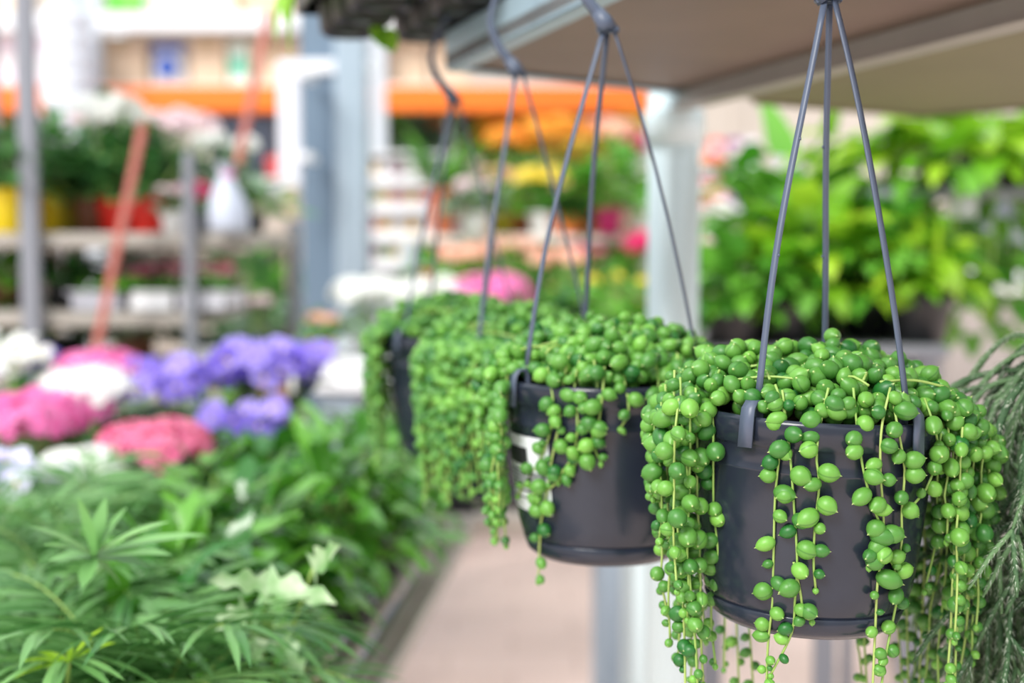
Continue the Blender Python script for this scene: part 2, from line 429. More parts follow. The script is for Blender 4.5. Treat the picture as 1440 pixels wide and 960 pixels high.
# left and right curtains, in free air beside the pot
def curtain(root, O, X, Y, zr, specs, **kw):
    for x0, y0, x1, y1, dd in specs:
        n = 6; px = []
        for i in range(n + 1):
            f = i / n; xx = x0 + (x1 - x0) * f + rnd.uniform(-4, 4) ; px.append((xx, y0 + (y1 - y0) * f, dd + rnd.uniform(-.003, .003)))
        px_strand(root, O, X, Y, zr, px, **kw)
LC = [(930, 565, 928, 760, -.02), (938, 540, 940, 900, -.01), (948, 520, 962, 990, -.03), (960, 530, 978, 980, -.035), (972, 560, 968, 870, -.038),
      (925, 600, 935, 860, .0), (945, 560, 955, 930, .015), (962, 560, 972, 990, .02), (940, 570, 950, 800, .03), (980, 545, 985, 960, -.03), (955, 590, 985, 990, .0),
      (918, 590, 920, 700, -.01), (952, 560, 950, 830, -.045), (968, 580, 990, 900, .03)]
RC = [(1340, 570, 1342, 800, -.03), (1352, 560, 1330, 960, -.03), (1362, 560, 1345, 990, -.02), (1372, 570, 1362, 850, -.01), (1380, 590, 1365, 930, .0),
      (1388, 600, 1350, 960, .01), (1394, 600, 1392, 720, -.01), (1345, 580, 1318, 990, .02), (1360, 590, 1330, 990, .03), (1375, 580, 1382, 800, .015),
      (1330, 570, 1330, 760, -.035), (1384, 620, 1370, 880, -.015), (1338, 600, 1300, 980, .04), (1355, 600, 1340, 900, -.04), (1398, 620, 1385, 760, .02)]
curtain(r1, O1, X1, Y1, ZR, LC, sz=.0046, space=.0085)
curtain(r1, O1, X1, Y1, ZR, RC, sz=.0046, space=.0085)
BC = [(1035, 845, 1040, 990, .06), (1052, 850, 1060, 980, .05), (1020, 840, 1018, 940, .06), (1215, 880, 1220, 990, .05), (1205, 885, 1212, 950, .06), (1275, 850, 1278, 990, .055),
      (1290, 830, 1285, 990, .06), (1262, 860, 1270, 980, .065), (1300, 800, 1292, 970, .05), (1310, 780, 1300, 990, .06)]
for x0, y0, x1, y1, dd in BC:
    # these leave the back of the rim and reappear under the pot
    px_strand(r1, O1, X1, Y1, ZR, [(x0, 545, .078), (x0, 600, .079), (x0, 700, .08), (x0, y0, dd + .02), ((x0 + x1) / 2, (y0 + y1) / 2, dd + .02), (x1, y1, dd + .02)], sz=.0042, space=.0095)

# ---- pot 2
X2, Y2 = .0658, .94
HK = lambda dxe: [(0, 0), (-.008, .0136), (-.0155, .023), (-.022, .038), (-.023, .05), (-.017, .07), (-.004, .09), (dxe - .003, .0975), (dxe + .0045, .090), (dxe + .006, .082)]
EDGE = lambda Y: -.073 + .31 * (1.5 - Y)
r2, O2 = hanging_pot('trailing pearl plant in dark grey pot with white label, second from the front', X2, Y2, ZR + .002,
    (-64, 84, 192), HK(EDGE(Y2) - X2), 2, tilt=.0, mound=(.091, .09, .028), nm=620, front=(.064, 62))
F2 = [[(800, 505), (792, 545), (786, 600), (776, 650), (768, 700), (760, 745), (757, 820)],
      [(835, 510), (840, 550), (828, 585), (836, 620), (826, 640), (800, 655), (775, 690), (745, 700)],
      [(850, 520), (846, 570), (838, 610), (815, 650), (785, 680)],
      [(880, 505), (878, 540), (884, 570), (882, 592), (872, 606)],
      [(815, 510), (808, 545), (812, 600), (806, 660)], 
      [(920, 500), (926, 540), (924, 575)], [(952, 500), (958, 560)], [(770, 520), (778, 580), (764, 640), (728, 700)],
      [(830, 600), (838, 640), (845, 655)]]
for p_ in F2: px_strand(r2, O2, X2, Y2, ZR, p_, sz=.0047, space=.0084)
LC2 = [(712, 500, 705, 690, -.02), (700, 500, 690, 740, -.01), (690, 500, 700, 765, .0), (708, 540, 704, 740, -.03), (682, 520, 692, 700, .01), (695, 520, 712, 770, -.015), (706, 520, 700, 760, .02),
       (676, 520, 680, 640, .0), (708, 560, 700, 720, -.045), (700, 560, 690, 730, -.04), (686, 540, 684, 690, .03)]
curtain(r2, O2, X2, Y2, ZR, LC2, sz=.0047, space=.0075)
for a in (100, 112, 125, 140, 165, 200, 225, 240, 255): az_strand(r2, O2, a, rnd.uniform(.05, .13), sz=.0045, lod=1, space=.009)
# label on pot 2
LBL = mat('paper_label', srgb(232, 236, 240), None, .5); INK = mat('label_ink', srgb(38, 38, 42), None, .6)
def curved_patch(mb, R0, R1, a0, a1, z0, z1, m=0, off=.0004, n=10):
    vs = []
    for i in range(n + 1):
        a = math.radians(a0 + (a1 - a0) * i / n)
        for (r, z) in ((R0, z0), (R1, z1)): vs.append((( r + off) * math.sin(a), -(r + off) * math.cos(a), z))
    mb.add(vs, [(2 * i, 2 * i + 2, 2 * i + 3, 2 * i + 1) for i in range(n)], m)
lb = MB()
def lab(a0, a1, z0, z1, m, off): curved_patch(lb, profR(z1) - .0002, profR(z0) - .0002, a0, a1, POTH + z1, POTH + z0, m, off)
lab(-88, -38, -.036, -.088, 0, .0008)
lab(-84, -56, -.044, -.056, 1, .0013)
for i in range(6): lab(-82, -62 + (i % 3) * 4, -.0595 - i * .0028, -.0606 - i * .0028, 1, .0013)
for i in range(9): lab(-56 + i * 1.7, -55.2 + i * 1.7, -.060, -.073, 1, .0013)
lab(-84, -44, -.0785, -.0793, 1, .0013)
lb.build('label_sticker', [LBL, INK], r2, label='white printed label with dark header block')

# ---- pots 3 and 4
X3, Y3 = .005, 1.17
r3, O3 = hanging_pot('trailing pearl plant with a thick green curtain, third from the front of the row', X3, Y3, ZR,
    (-32, 80, -148), HK(EDGE(Y3) - X3), 1, mound=(.091, .09, .028), nm=560, front=(.065, 50), bow=.003)
for i in range(30):
    az_strand(r3, O3, -102 + i * 3.0 + rnd.uniform(-2, 2), rnd.uniform(.085, .128), sz=.0046, lod=1, space=.0075, free=.012)
for i in range(10): az_strand(r3, O3, 60 + i * 18, rnd.uniform(.05, .13), sz=.0045, lod=1)
X4, Y4 = -.059, 1.40
r4, O4 = hanging_pot('most blurred trailing pearl plant, farthest and leftmost of the hanging row near the shelf corner', X4, Y4, ZR,
    (-52, 90, -150), HK(EDGE(Y4) - X4), 1, mound=(.093, .09, .030), nm=560, front=(.065, 58), bow=.002)
for i in range(20): az_strand(r4, O4, -125 + i * 3.1, rnd.uniform(.06, .145), sz=.0046, lod=1, space=.0075, free=.016)
for i in range(9): az_strand(r4, O4, 5 + i * 7, rnd.uniform(.05, .10), sz=.0045, lod=1, space=.009)
for i in range(8): az_strand(r4, O4, 75 + i * 20, rnd.uniform(.05, .12), sz=.0045, lod=1)

# ------------------------------------------------------------------ overhead shelf
ZS = H + .188
sh = thing('overhead_shelf', 'galvanised metal shelf with brown underside above the hanging pots', 'shelf', (EDGE(1.5), 1.5, ZS))
def ex(Y): return EDGE(Y)
b0 = V((EDGE(1.5), 1.5)); n0 = V((EDGE(.35), .35)); far = V((.227, 1.76)); nb = V((.227 + .27 * 1.41, .35))
loc = V((EDGE(1.5), 1.5, ZS))
def wp(v, z=0): return (v[0] - loc.x, v[1] - loc.y, z)
mb = MB(); mb.prism([(v[0] - loc.x, v[1] - loc.y) for v in (b0, n0, nb, far)], .004, .016); mb.build('deck_board', BROWNB, sh, smooth=False)
def bar(mb, a, b, z0, z1, th, m=0):
    a = V(a[:2]); b = V(b[:2]); d = (b - a).normalized(); n = V((-d.y, d.x)) * th
    q = [a, b, b + n, a + n]; mb.prism([(v.x - loc.x, v.y - loc.y) for v in q], z0, z1, m)
mb = MB(); bar(mb, b0, n0, 0, .040, .0018); bar(mb, b0, n0, 0, .0018, .022); bar(mb, b0, n0, .038, .040, .007)
mb.build('front_edge_beam', GALV, sh, smooth=False)
mb = MB(); bar(mb, far, b0, -.001, .034, .0018); bar(mb, far, b0, -.001, .001, .020)
mb.build('end_edge_beam', GALV, sh, smooth=False)
mb = MB(); bar(mb, nb, far, -.018, .022, .020); bar(mb, nb, far, -.020, -.018, .030)
mb.build('rear_edge_beam', mat('grey_beam_paint', srgb(176, 170, 164), srgb(158, 154, 148), .42, metal=.2, noise=1), sh, smooth=False)
# neighbouring shelf beyond
s2 = thing('rear_overhead_shelf', 'olive brown underside of the shelf behind the grey beam at upper right', 'shelf', (.65, 2.15, H + .2))
loc = V((.65, 2.15, H + .2))
mb = MB(); pg = [(.34, 1.93), (.648, 2.15), (.98, 1.75), (1.1, .9), (.62, .62), (.29, 1.84)]
mb.prism([(x - loc.x, y - loc.y) for x, y in pg], 0, .012); mb.build('deck_board', OLIVEB, s2, smooth=False)
mb = MB(); bar(mb, (.648, 2.15), (.34, 1.93), -.006, .03, .004); bar(mb, (.98, 1.75), (.648, 2.15), -.006, .03, .004); mb.build('edge_beam', OLIVEB, s2, smooth=False)
# post
po = thing('shelf_post', 'pale round steel post with a collar carrying the overhead shelf', 'post', (.212, 1.78, 0))
mb = MB(); mb.lathe([(.0005, 0), (.034, 0), (.034, 1.86), (.0005, 1.86)], n=40); mb.build('tube', PALEPOST, po)
mb = MB(); mb.lathe([(.034, 1.425), (.0395, 1.425), (.0395, 1.467), (.0385, 1.4695), (.034, 1.4695)], n=40); mb.build('collar', PALEPOST, po)
mb = MB(); mb.lathe([(.07, .0), (.07, .006), (.04, .008), (.034, .03)], n=40); mb.build('foot_plate', PALEPOST, po)

# black tray of young plants lying on the shelf corner
ang = math.atan2(1, -.31) - PI / 2
tl = V((-.05, 1.44, H + .2285)); tr = thing('plant_tray', 'black plastic carry tray of young plants overhanging the shelf corner at the top', 'tray', tl, rz=ang)
mb = MB()
for i in range(2):
    for j in range(4):
        x = -.125 + .075 + i * .085 - .05; y = -.13 + j * .085
        mb.lathe([(.0005, .004), (.014, .002), (.015, .005), (.024, .004), (.026, .0), (.031, .004), (.0355, .05), (.039, .062), (.0335, .058), (.029, .02), (.0005, .018)], (x, y, 0), 24)
mb.box((-.057, -.003, .058), (.185, .36, .004), bev=.001)
mb.box((-.1495, -.003, .045), (.004, .36, .03), bev=.001); mb.box((.0355, -.003, .045), (.004, .36, .03), bev=.001)
mb.box((-.057, -.183, .045), (.185, .004, .03), bev=.001); mb.box((-.057, .177, .045), (.185, .004, .03), bev=.001)
mb.build('cell_tray', BLACKP, tr)
LIME = mat('lime_leaf', srgb(96, 170, 40), srgb(160, 215, 70), .4, trans=.35)
mb = MB()
for i in range(2):
    for j in range(4):
        x = -.10 + i * .085; y = -.13 + j * .085
        for k in range(9):
            a = rnd.uniform(0, 6.28); mb.leaf((x, y, .055), (math.cos(a), math.sin(a), rnd.uniform(.4, 1.4)), (0, 0, 1), rnd.uniform(.05, .08), .03, 1.3, .2, 'ovate', 6, 0, rnd.random())
for a, L_ in ((2.9, .075), (3.5, .085), (3.2, .06), (4.1, .07)): mb.leaf((-.148, .10 + .03 * math.sin(a * 9), .056), (math.cos(a), math.sin(a) * .3, .35), (0, 0, 1), L_, .035, 4.2, .2, 'ovate', 8, 0, .9)
for a, L_ in ((3.1, .08),): mb.leaf((-.150, .03, .05), (-.4, .1, .1), (0, 0, 1), .10, .036, 6, .2, 'ovate', 8, 0, .7)
Rz = Matrix.Rotation(-ang, 3, 'Z')
for (a_, b_, w_) in (((536, 40), (556, 72), .026), ((528, 36), (540, 66), .02), ((522, 6), (498, 22), .022), ((520, 0), (496, 2), .02)):
    p0 = Rz @ (P(*a_, 1.47) - tl); p1 = Rz @ (P(*b_, 1.46) - tl); mb.leaf(p0, p1 - p0, (0, -1, .3), (p1 - p0).length, w_, .3, .2, 'ovate', 8, 0, .8)
mb.build('seedlings', LIME, tr)

# ------------------------------------------------------------------ bristly hanging cactus at the right
RH = mat('bristly_stem_green', srgb(58, 92, 58), srgb(110, 144, 98), .6, noise=1.2, nscale=200, bump=.8, bscale=500)
BR = mat('white_bristle', srgb(178, 190, 168), srgb(205, 212, 196), .6)
XC, YC, ZC = .41, .85, H - .09
rc = thing('hanging_rhipsalis', 'dark green bristly trailing cactus at the right edge beside the nearest pearl plant', 'hanging plant', (XC, YC, ZC - POTH))
OC = V((0, 0, POTH))
b = MB(); b.lathe(pot_prof(), OC, 48); b.lathe([(.0655, -.004), (.064, -.03), (.0615, -.09), (.001, -.092)], OC, 32); b.lathe([(.047, -.1098), (.0005, -.1098)], OC, 32); b.build('pot', POTM, rc)
so = MB(); so.lathe([(.0005, -.002), (.03, -.004), (.055, -.008), (.0643, -.012)], OC, 32); so.build('soil', SOIL, rc)
for k, a in enumerate((30, 150, 270)):
    a = math.radians(a); rd = V((math.cos(a), math.sin(a), 0)); m = MB()
    m.ribbon([OC + V((0, 0, .3)) + rd * .003, OC + rd * .035 + V((0, 0, .15)), OC + rd * .0632 + V((0, 0, .0))], V((-rd.y, rd.x, 0)), .0036, .0011); m.build('strap', STRAP, rc)
m = MB(); m.tube([OC + V((0, 0, .296)), OC + V((0, 0, .315)), OC + V((.004, 0, .325)), OC + V((.0, 0, .335))], .004, 8); m.build('hook', STRAP, rc)
def bristly(mb, bb, pts, r):
    path = catmull(pts, .006); n = len(path)
    mb.tube(path, [r * (.85 + .15 * math.sin(i * .6)) if i < n - 1 else r * .4 for i in range(n)], 7, tint=rnd.random())
    for i in range(1, n - 1):
        t = (path[i + 1] - path[i - 1]).normalized(); u = t.orthogonal().normalized(); w = t.cross(u)
        for k in range(11):
            a = rnd.uniform(0, 6.28); o = u * math.cos(a) + w * math.sin(a); q = path[i] + o * r * .9 + t * rnd.uniform(-.003, .003)
            e = q + (o * .6 + t * .8).normalized() * rnd.uniform(.0025, .005); s_ = t.cross(o) * .00028
            bb.add([tuple(q - s_), tuple(q + s_), tuple(e)], [(0, 1, 2)], 0, rnd.random())
for i in range(72):
    mb = MB(); bb = MB()
    a = math.radians(rnd.uniform(-215, 35) if i % 6 else rnd.uniform(0, 360)); rr = rnd.uniform(.02, .055); reach = rnd.uniform(.02, .085)
    if i < 34: a = math.radians(rnd.uniform(150, 275)); reach = rnd.uniform(.03, .095)
    d = V((math.cos(a), math.sin(a), 0)); up = rnd.uniform(.0, .03)
    if d.y < 0: reach = min(reach, .15)
    L_ = rnd.uniform(.06, .30)
    p0 = OC + d * rr; p1 = OC + d * (rr + reach * .45) + V((0, 0, up)); p2 = OC + d * (rr + reach * .85) + V((0, 0, up * .3 - .01)); 
    sw = V((rnd.uniform(-.02, .02), rnd.uniform(-.02, .02), 0))
    p3 = OC + d * (rr + reach) + V((0, 0, -.05)) + sw * .3; p4 = OC + d * (rr + reach) + V((0, 0, -.05 - L_)) + sw
    bristly(mb, bb, [p0, p1, p2, p3, p4], rnd.uniform(.0021, .0028))
    for k in range(rnd.randint(6, 10)):      # forked side stems
        f = rnd.random(); q = p2.lerp(p3, f) if rnd.random() < .3 else p3.lerp(p4, f)
        o = V((rnd.uniform(-1, 1), rnd.uniform(-1, 1), rnd.uniform(-1.8, -.2))).normalized(); l2 = rnd.uniform(.03, .06)
        e = q + o * l2; bristly(mb, bb, [q, q + o * l2 * .5 + V((0, 0, .003)), e], .0017)
        if rnd.random() < .75:
            for sgn in (-1, 1):
                o2 = (o + V((sgn * rnd.uniform(.3, .8), rnd.uniform(-.4, .4), -.3))).normalized(); bristly(mb, bb, [e, e + o2 * .018, e + o2 * rnd.uniform(.03, .045) + V((0, 0, -.004))], .0016)
    so_ = mb.build('cactus_stem', RH, rc); bb.build('bristles', BR, so_)

# ------------------------------------------------------------------ generic potted plants
def potprof(r, h, t=.003):
    return [(.0005, 0), (r * .72, 0), (r * .76, h * .02), (r * .93, h * .84), (r * .94, h * .86), (r, h * .86), (r, h), (r - t, h), (r - t * 1.6, h * .86), (r * .88, h * .80)]
LG = {
 'dark': mat('dark_green_leaf', srgb(42, 92, 44), srgb(88, 146, 76), .33, trans=.25),
 'mid': mat('mid_green_leaf', srgb(66, 142, 40), srgb(134, 198, 74), .26, trans=.3),
 'lime': mat('yellow_green_leaf', srgb(104, 172, 34), srgb(186, 222, 62), .22, trans=.35),
 'grey': mat('grey_green_leaf', srgb(96, 128, 100), srgb(150, 176, 146), .5, trans=.2),
 'palm': mat('palm_leaf_green', srgb(50, 110, 48), srgb(146, 198, 120), .28, trans=.3),
 'gloss': mat('glossy_leaf_green', srgb(44, 112, 34), srgb(112, 178, 58), .2, spec=.7, trans=.22),
 'violet': mat('violet_leaf_green', srgb(62, 88, 56), srgb(106, 128, 88), .6, trans=.15),
}
def pm(name, r, g, b_, **k): return mat(name, srgb(r, g, b_), srgb(min(255, r + 14), min(255, g + 14), min(255, b_ + 14)), k.pop('rough', .4), noise=.6, nscale=15, **k)
PT_ = {'black': BLACKP, 'yellow': pm('yellow_pot_glaze', 250, 214, 20), 'red': pm('red_pot_glaze', 232, 36, 24), 'terracotta': pm('terracotta_clay', 196, 104, 66, rough=.7),
       'white': pm('white_pot_glaze', 236, 236, 236), 'magenta': pm('magenta_pot_glaze', 170, 26, 92), 'orange': pm('orange_pot_glaze', 240, 120, 40), 'grey': pm('grey_pot_plastic', 112, 116, 124), 'brown': pm('brown_pot_plastic', 120, 72, 50), 'olive': pm('mustard_pot_glaze', 190, 170, 30)}
FL = {'pink': mat('pink_petal', srgb(240, 100, 178), srgb(255, 160, 214), .6, trans=.3), 'white': mat('white_petal', srgb(244, 244, 236), srgb(255, 255, 255), .6, trans=.3),
      'rose': mat('rose_petal', srgb(234, 92, 146), srgb(252, 150, 184), .6, trans=.3), 'purple': mat('purple_petal', srgb(128, 104, 214), srgb(184, 164, 246), .6, trans=.3),
      'indigo': mat('indigo_petal', srgb(62, 36, 138), srgb(98, 66, 180), .6, trans=.3), 'orange': mat('orange_petal', srgb(246, 140, 24), srgb(255, 190, 60), .6, trans=.3),
      'yellow': mat('yellow_petal', srgb(250, 216, 30), srgb(255, 238, 120), .6, trans=.3), 'peach': mat('peach_petal', srgb(244, 176, 146), srgb(255, 214, 190), .6, trans=.3),
      'blush': mat('blush_petal', srgb(244, 208, 216), srgb(255, 238, 240), .6, trans=.3), 'red': mat('crimson_petal', srgb(206, 30, 44), srgb(240, 80, 80), .6, trans=.3),
      'magenta': mat('magenta_petal', srgb(236, 20, 110), srgb(255, 80, 150), .6, trans=.3), 'lilac': mat('lilac_petal', srgb(206, 200, 244), srgb(236, 232, 255), .6, trans=.3)}
EYE = mat('flower_eye', srgb(240, 210, 60), None, .7)

def floret(mb, c, n, r, tint, petals=5, cup=.3, eye=True):
    n = V(n).normalized(); u = n.orthogonal().normalized(); w = n.cross(u); c = V(c); vs = [tuple(c)]; fs = []
    a0 = rnd.uniform(0, 6)
    for k in range(petals):
        a = a0 + 2 * PI * k / petals; da = PI / petals * .95; b = len(vs)
        for q, rr, h in ((-.7, .5, .2), (-1, .82, .35), (-.45, 1, .25), (.45, 1, .25), (1, .82, .35), (.7, .5, .2)):
            aa = a + da * q; vs.append(tuple(c + (u * math.cos(aa) + w * math.sin(aa)) * r * rr + n * (h * cup * r * 2)))
        fs += [(0, b, b + 1, b + 2, b + 3, b + 4, b + 5)]
    mb.add(vs, fs, 0, tint)
    if eye:
        mb.add([tuple(c + n * r * .12 + (u * math.cos(a) + w * math.sin(a)) * r * .14) for a in (0, 1.57, 3.14, 4.71)] + [tuple(c + n * r * .3)], [(0, 1, 4), (1, 2, 4), (2, 3, 4), (3, 0, 4)], 1, .5)

def flowerhead(mb, c, R, n, fr, flat=.6, eye=False):       # a dome of small florets
    for i in range(n):
        z = rnd.uniform(-.15, 1); a = rnd.uniform(0, 6.28); s_ = math.sqrt(max(0, 1 - z * z)); d = V((s_ * math.cos(a), s_ * math.sin(a), z))
        floret(mb, V(c) + V((d.x * R, d.y * R, d.z * R * flat)), d + V((0, 0, .2)), fr * rnd.uniform(.8, 1.15), rnd.random(), 4 if rnd.random() < .4 else 5, eye=eye)

def fol_bush(parent, z0, rad, hgt, n, L, W, m, shape='ovate', droop=.7, seg=5, flat=0, stems=True, name='foliage', wave=0, out=1.0):
    mb = MB(); st = MB()
    for i in range(n):
        a = rnd.uniform(0, 6.28); u = math.sqrt(rnd.random()); h = rnd.random()
        d = V((math.cos(a) * u, math.sin(a) * u, 0)); c = V((d.x * rad * (1 - .35 * h ** 3), d.y * rad * (1 - .35 * h ** 3), z0 + h * hgt * (1 - .45 * u * u)))
        if i % 3 == 0 and stems: st.tube([(0 + d.x * .01, d.y * .01, z0), tuple(V((c.x * .6, c.y * .6, z0 + (c.z - z0) * .6))), tuple(c)], .0016, 4)
        dr = V((d.x * out + rnd.uniform(-.5, .5), d.y * out + rnd.uniform(-.5, .5), rnd.uniform(-.1, .9)))
        mb.leaf(c, dr, (rnd.uniform(-.3, .3), rnd.uniform(-.3, .3), 1), L * rnd.uniform(.7, 1.2), W * rnd.uniform(.75, 1.2), droop * rnd.uniform(.5, 1.5), .22, shape, seg, 0, rnd.random(), wave)
    o = mb.build(name, LG[m], parent)
    if stems: st.build('stem', STEM, o)
    return o
def fol_palm(parent, z0, n, L, m='palm', leafL=.09, leafW=.012, arch=1.2, up=(.5, 1.6), pairs=11, only=None):
    mb = MB(); st = MB()
    for i in range(n):
        a = 6.28 * i / n + rnd.uniform(-.3, .3)
        if only: a = rnd.uniform(*only)
        p = V((.008 * math.cos(a), .008 * math.sin(a), z0)); d = V((math.cos(a), math.sin(a), rnd.uniform(*up))).normalized()
        LL = L * rnd.uniform(.7, 1.12); seg = 14; path = [p.copy()]; tint = rnd.random() * .5
        for k in range(seg):
            d = (d + V((0, 0, -arch / seg * (.4 + 1.2 * k / seg)))).normalized(); p = p + d * LL / seg; path.append(p.copy())
        st.tube(path, [.0017 - .0011 * k / seg for k in range(seg + 1)], 4)
        for k in range(pairs):
            f = .38 + .62 * k / (pairs - 1); j = f * seg; i0 = min(seg - 1, int(j)); q = path[i0].lerp(path[i0 + 1], j - i0); t = (path[i0 + 1] - path[i0]).normalized()
            sd = t.cross(V((0, 0, 1))).normalized(); nn = sd.cross(t); l_ = leafL * (.55 + .9 * math.sin(PI * min(1, .15 + .75 * (1 - f) / .62)) ** 1) * .8
            for sgn in (-1, 1):
                dd = (sd * sgn * (1.0 - .5 * (f > .9)) + t * (.55 + .9 * max(0, f - .75) * 4) + nn * rnd.uniform(.05, .35)).normalized()
                mb.leaf(q, dd, nn, l_ * rnd.uniform(.85, 1.1), leafW, rnd.uniform(.3, .9), .3, 'lance', 6, 0, min(1, tint + rnd.random() * .5))
    o = mb.build('frond', LG[m], parent); st.build('stem', STEM, o); return o
def fol_sword(parent, z0, n, L, W, m, droop=1.2, up=(.6, 2)):
    mb = MB()
    for i in range(n):
        a = rnd.uniform(0, 6.28); mb.leaf((.01 * math.cos(a), .01 * math.sin(a), z0), (math.cos(a), math.sin(a), rnd.uniform(*up)), (0, 0, 1), L * rnd.uniform(.7, 1.1), W, droop * rnd.uniform(.7, 1.3), .3, 'sword', 9, 0, rnd.random())
    return mb.build('foliage', LG[m], parent)
def plant(name, label, cat, X, Y, z, pot=('black', .055, .09), group=None, low=False):
    t = thing(name, label, cat, (X, Y, z), group); pc, r, h = pot
    b = MB(); b.lathe(potprof(r, h), n=20 if low else 32); b.build('pot', PT_[pc], t)
    s_ = MB(); s_.lathe([(.0005, h * .86), (r * .9, h * .82)], n=16); s_.build('soil', SOIL, t)
    return t

# ------------------------------------------------------------------ the slatted bench at the left
ZT = .83; BR_ = .084; bang = -math.atan(BR_)
def bx(Y): return -.133 + (Y - 1.44) * BR_
ALU = mat('weathered_aluminium', srgb(190, 180, 170), srgb(166, 156, 148), .45, metal=.1, noise=1, nscale=20)
bn = thing('slatted_bench', 'grey slatted metal bench carrying the palms and pot flowers at left', 'bench', (bx(1.39), 1.39, 0), rz=bang)
mb = MB()
for i in range(34): mb.box((-.032 - i * .034, 0, ZT - .008), (.022, 1.72, .016), bev=.003)
for y in (-.82, 0, .82): mb.box((-.59, y, ZT - .026), (1.16, .03, .02))
mb.build('slat_panel', ALU, bn, smooth=False)
mb = MB(); mb.box((-.008, 0, ZT - .012), (.016, 1.76, .026), bev=.003); mb.box((-1.182, 0, ZT - .022), (.016, 1.76, .05), bev=.003)
mb.box((-.595, -.87, ZT - .022), (1.158, .016, .05)); mb.box((-.595, .87, ZT - .022), (1.158, .016, .05)); mb.build('frame', ALU, bn, smooth=False)
for x in (-.26, -1.14):
    for y in (-.84, .84): mb = MB(); mb.box((x, y, (ZT - .047) / 2), (.04, .04, ZT - .047), bev=.004); mb.build('leg', ALU, bn, smooth=False)

# palms, near to far:  (px, Y)
pal = [(60, 1.02, 'leftmost of the nearest row'), (205, 1.02, 'nearest row, between corner and variegated ivy'), (130, 1.22, 'with the big star shaped frond'),
       (-30, 1.26, 'second row, cut by the left picture edge'), (60, 1.48, 'third row, under the pink flowers'), (215, 1.52, 'third row, below the purple violets'), (-60, 1.7, 'fourth row, at the picture edge below the lilac flowers'), (150, 1.36, 'second row, behind the star shaped frond')]
for i, (px, Y, w) in enumerate(pal):
    t = plant('potted_palm', 'feathery parlour palm on the bench, ' + w, 'palm', XP(px, Y, ZT + .1), Y, ZT, ('black', .052, .085), 'parlour palms on the bench')
    fol_palm(t, .08, 20, .175, leafL=.068 + .02 * rnd.random(), leafW=.0074, up=(.7, 2.8), arch=1.5, pairs=12)
    if i == 2:   # the frond that opens towards the camera
        mb = MB(); c0 = P(132, 783, .97) - V((XP(px, Y, ZT + .1), Y, ZT)); mb.tube(catmull([(0, 0, .08), (0, -.02, .14), c0 + V((0, 0, .004))], .01), .0016, 5, 1)
        for (ex_, ey_) in ((235, 730), (285, 745), (240, 780), (215, 805), (162, 830), (118, 835), (70, 800), (60, 770), (180, 715), (40, 740), (150, 700), (110, 700)):
            e = P(ex_, ey_, .96 + rnd.uniform(-.03, .02)) - V((XP(px, Y, ZT + .1), Y, ZT)); dv = e - c0
            mb.leaf(c0, dv + V((0, 0, .012)), (0, -.3, 1), dv.length * 1.02, .0125, .35, .25, 'lance', 8, 0, rnd.uniform(.6, 1))
        mb.build('frond', [LG['palm'], STEM], t, label='pale star shaped frond')
# yellow green sprig at the lower left
t = plant('potted_palm', 'yellow green palm sprig with narrow leaflets at the bottom left corner', 'palm', XP(112, .98, ZT + .1), .98, ZT, ('black', .04, .07), 'parlour palms on the bench')
c0 = P(97, 930, .90) - V((XP(112, .98, ZT + .1), .98, ZT)); mb = MB(); mb.tube(catmull([(0, 0, .06), (0, -.03, .12), c0], .01), .0016, 5, 1)
for (ex_, ey_) in ((12, 958), (50, 925), (165, 905), (105, 905), (60, 950), (150, 880), (30, 935)):
    e = P(ex_, ey_, .90) - V((XP(112, .98, ZT + .1), .98, ZT)); dv = e - c0; mb.leaf(c0, dv + V((0, 0, .01)), (0, -.3, 1), dv.length, .006, .4, .25, 'lance', 7, 0, rnd.uniform(.6, 1))
mb.build('frond', [LG['lime'], STEM], t)

# glossy leafed plants on the right half of the bench
gl = [(305, 1.30, 'second row beside the star frond'), (300, 1.62, 'third row beside the rose cushion'), (330, 1.12, 'nearest row beside the palms'), (380, 1.22, 'nearest row at the bench edge'), (385, 1.42, 'second row behind the variegated leaves'), (450, 1.42, 'second row by the bare slats'), (500, 1.64, 'reaching furthest over the bench edge'),
      (450, 1.66, 'third row in the middle'), (560, 1.86, 'fourth row nearest the far pearl plants'), (470, 1.95, 'fourth row below the rightmost violet'), (380, 1.82, 'fourth row below the violets'), (580, 2.1, 'farthest one, at the end of the bench')]
for i, (px, Y, w) in enumerate(gl):
    t = plant('glossy_foliage_plant', 'bushy shiny leafed plant on the slatted bench, ' + w, 'potted plant', min(XP(px, Y, ZT + .08), bx(Y) - (.15 if Y < 1.5 else .10)), Y, ZT, ('black', .052, .085), 'shiny leafed plants on the bench')
    fol_bush(t, .07, .075 + .015 * rnd.random(), .14 if Y > 1.3 else .11, 95, .08, .026, 'gloss', 'lance', 1.0, 7, wave=.5)
VAR = mat('variegated_leaf', srgb(96, 156, 70), srgb(206, 222, 184), .3, noise=2.2, nscale=45, trans=.25)
vx, vy = XP(372, 1.10, ZT + .1), 1.10
t = plant('variegated_ivy', 'ivy with large pale cream and green jagged leaves in front of the shiny plants', 'potted plant', vx, vy, ZT, ('black', .045, .08))
mb = MB(); st = MB()
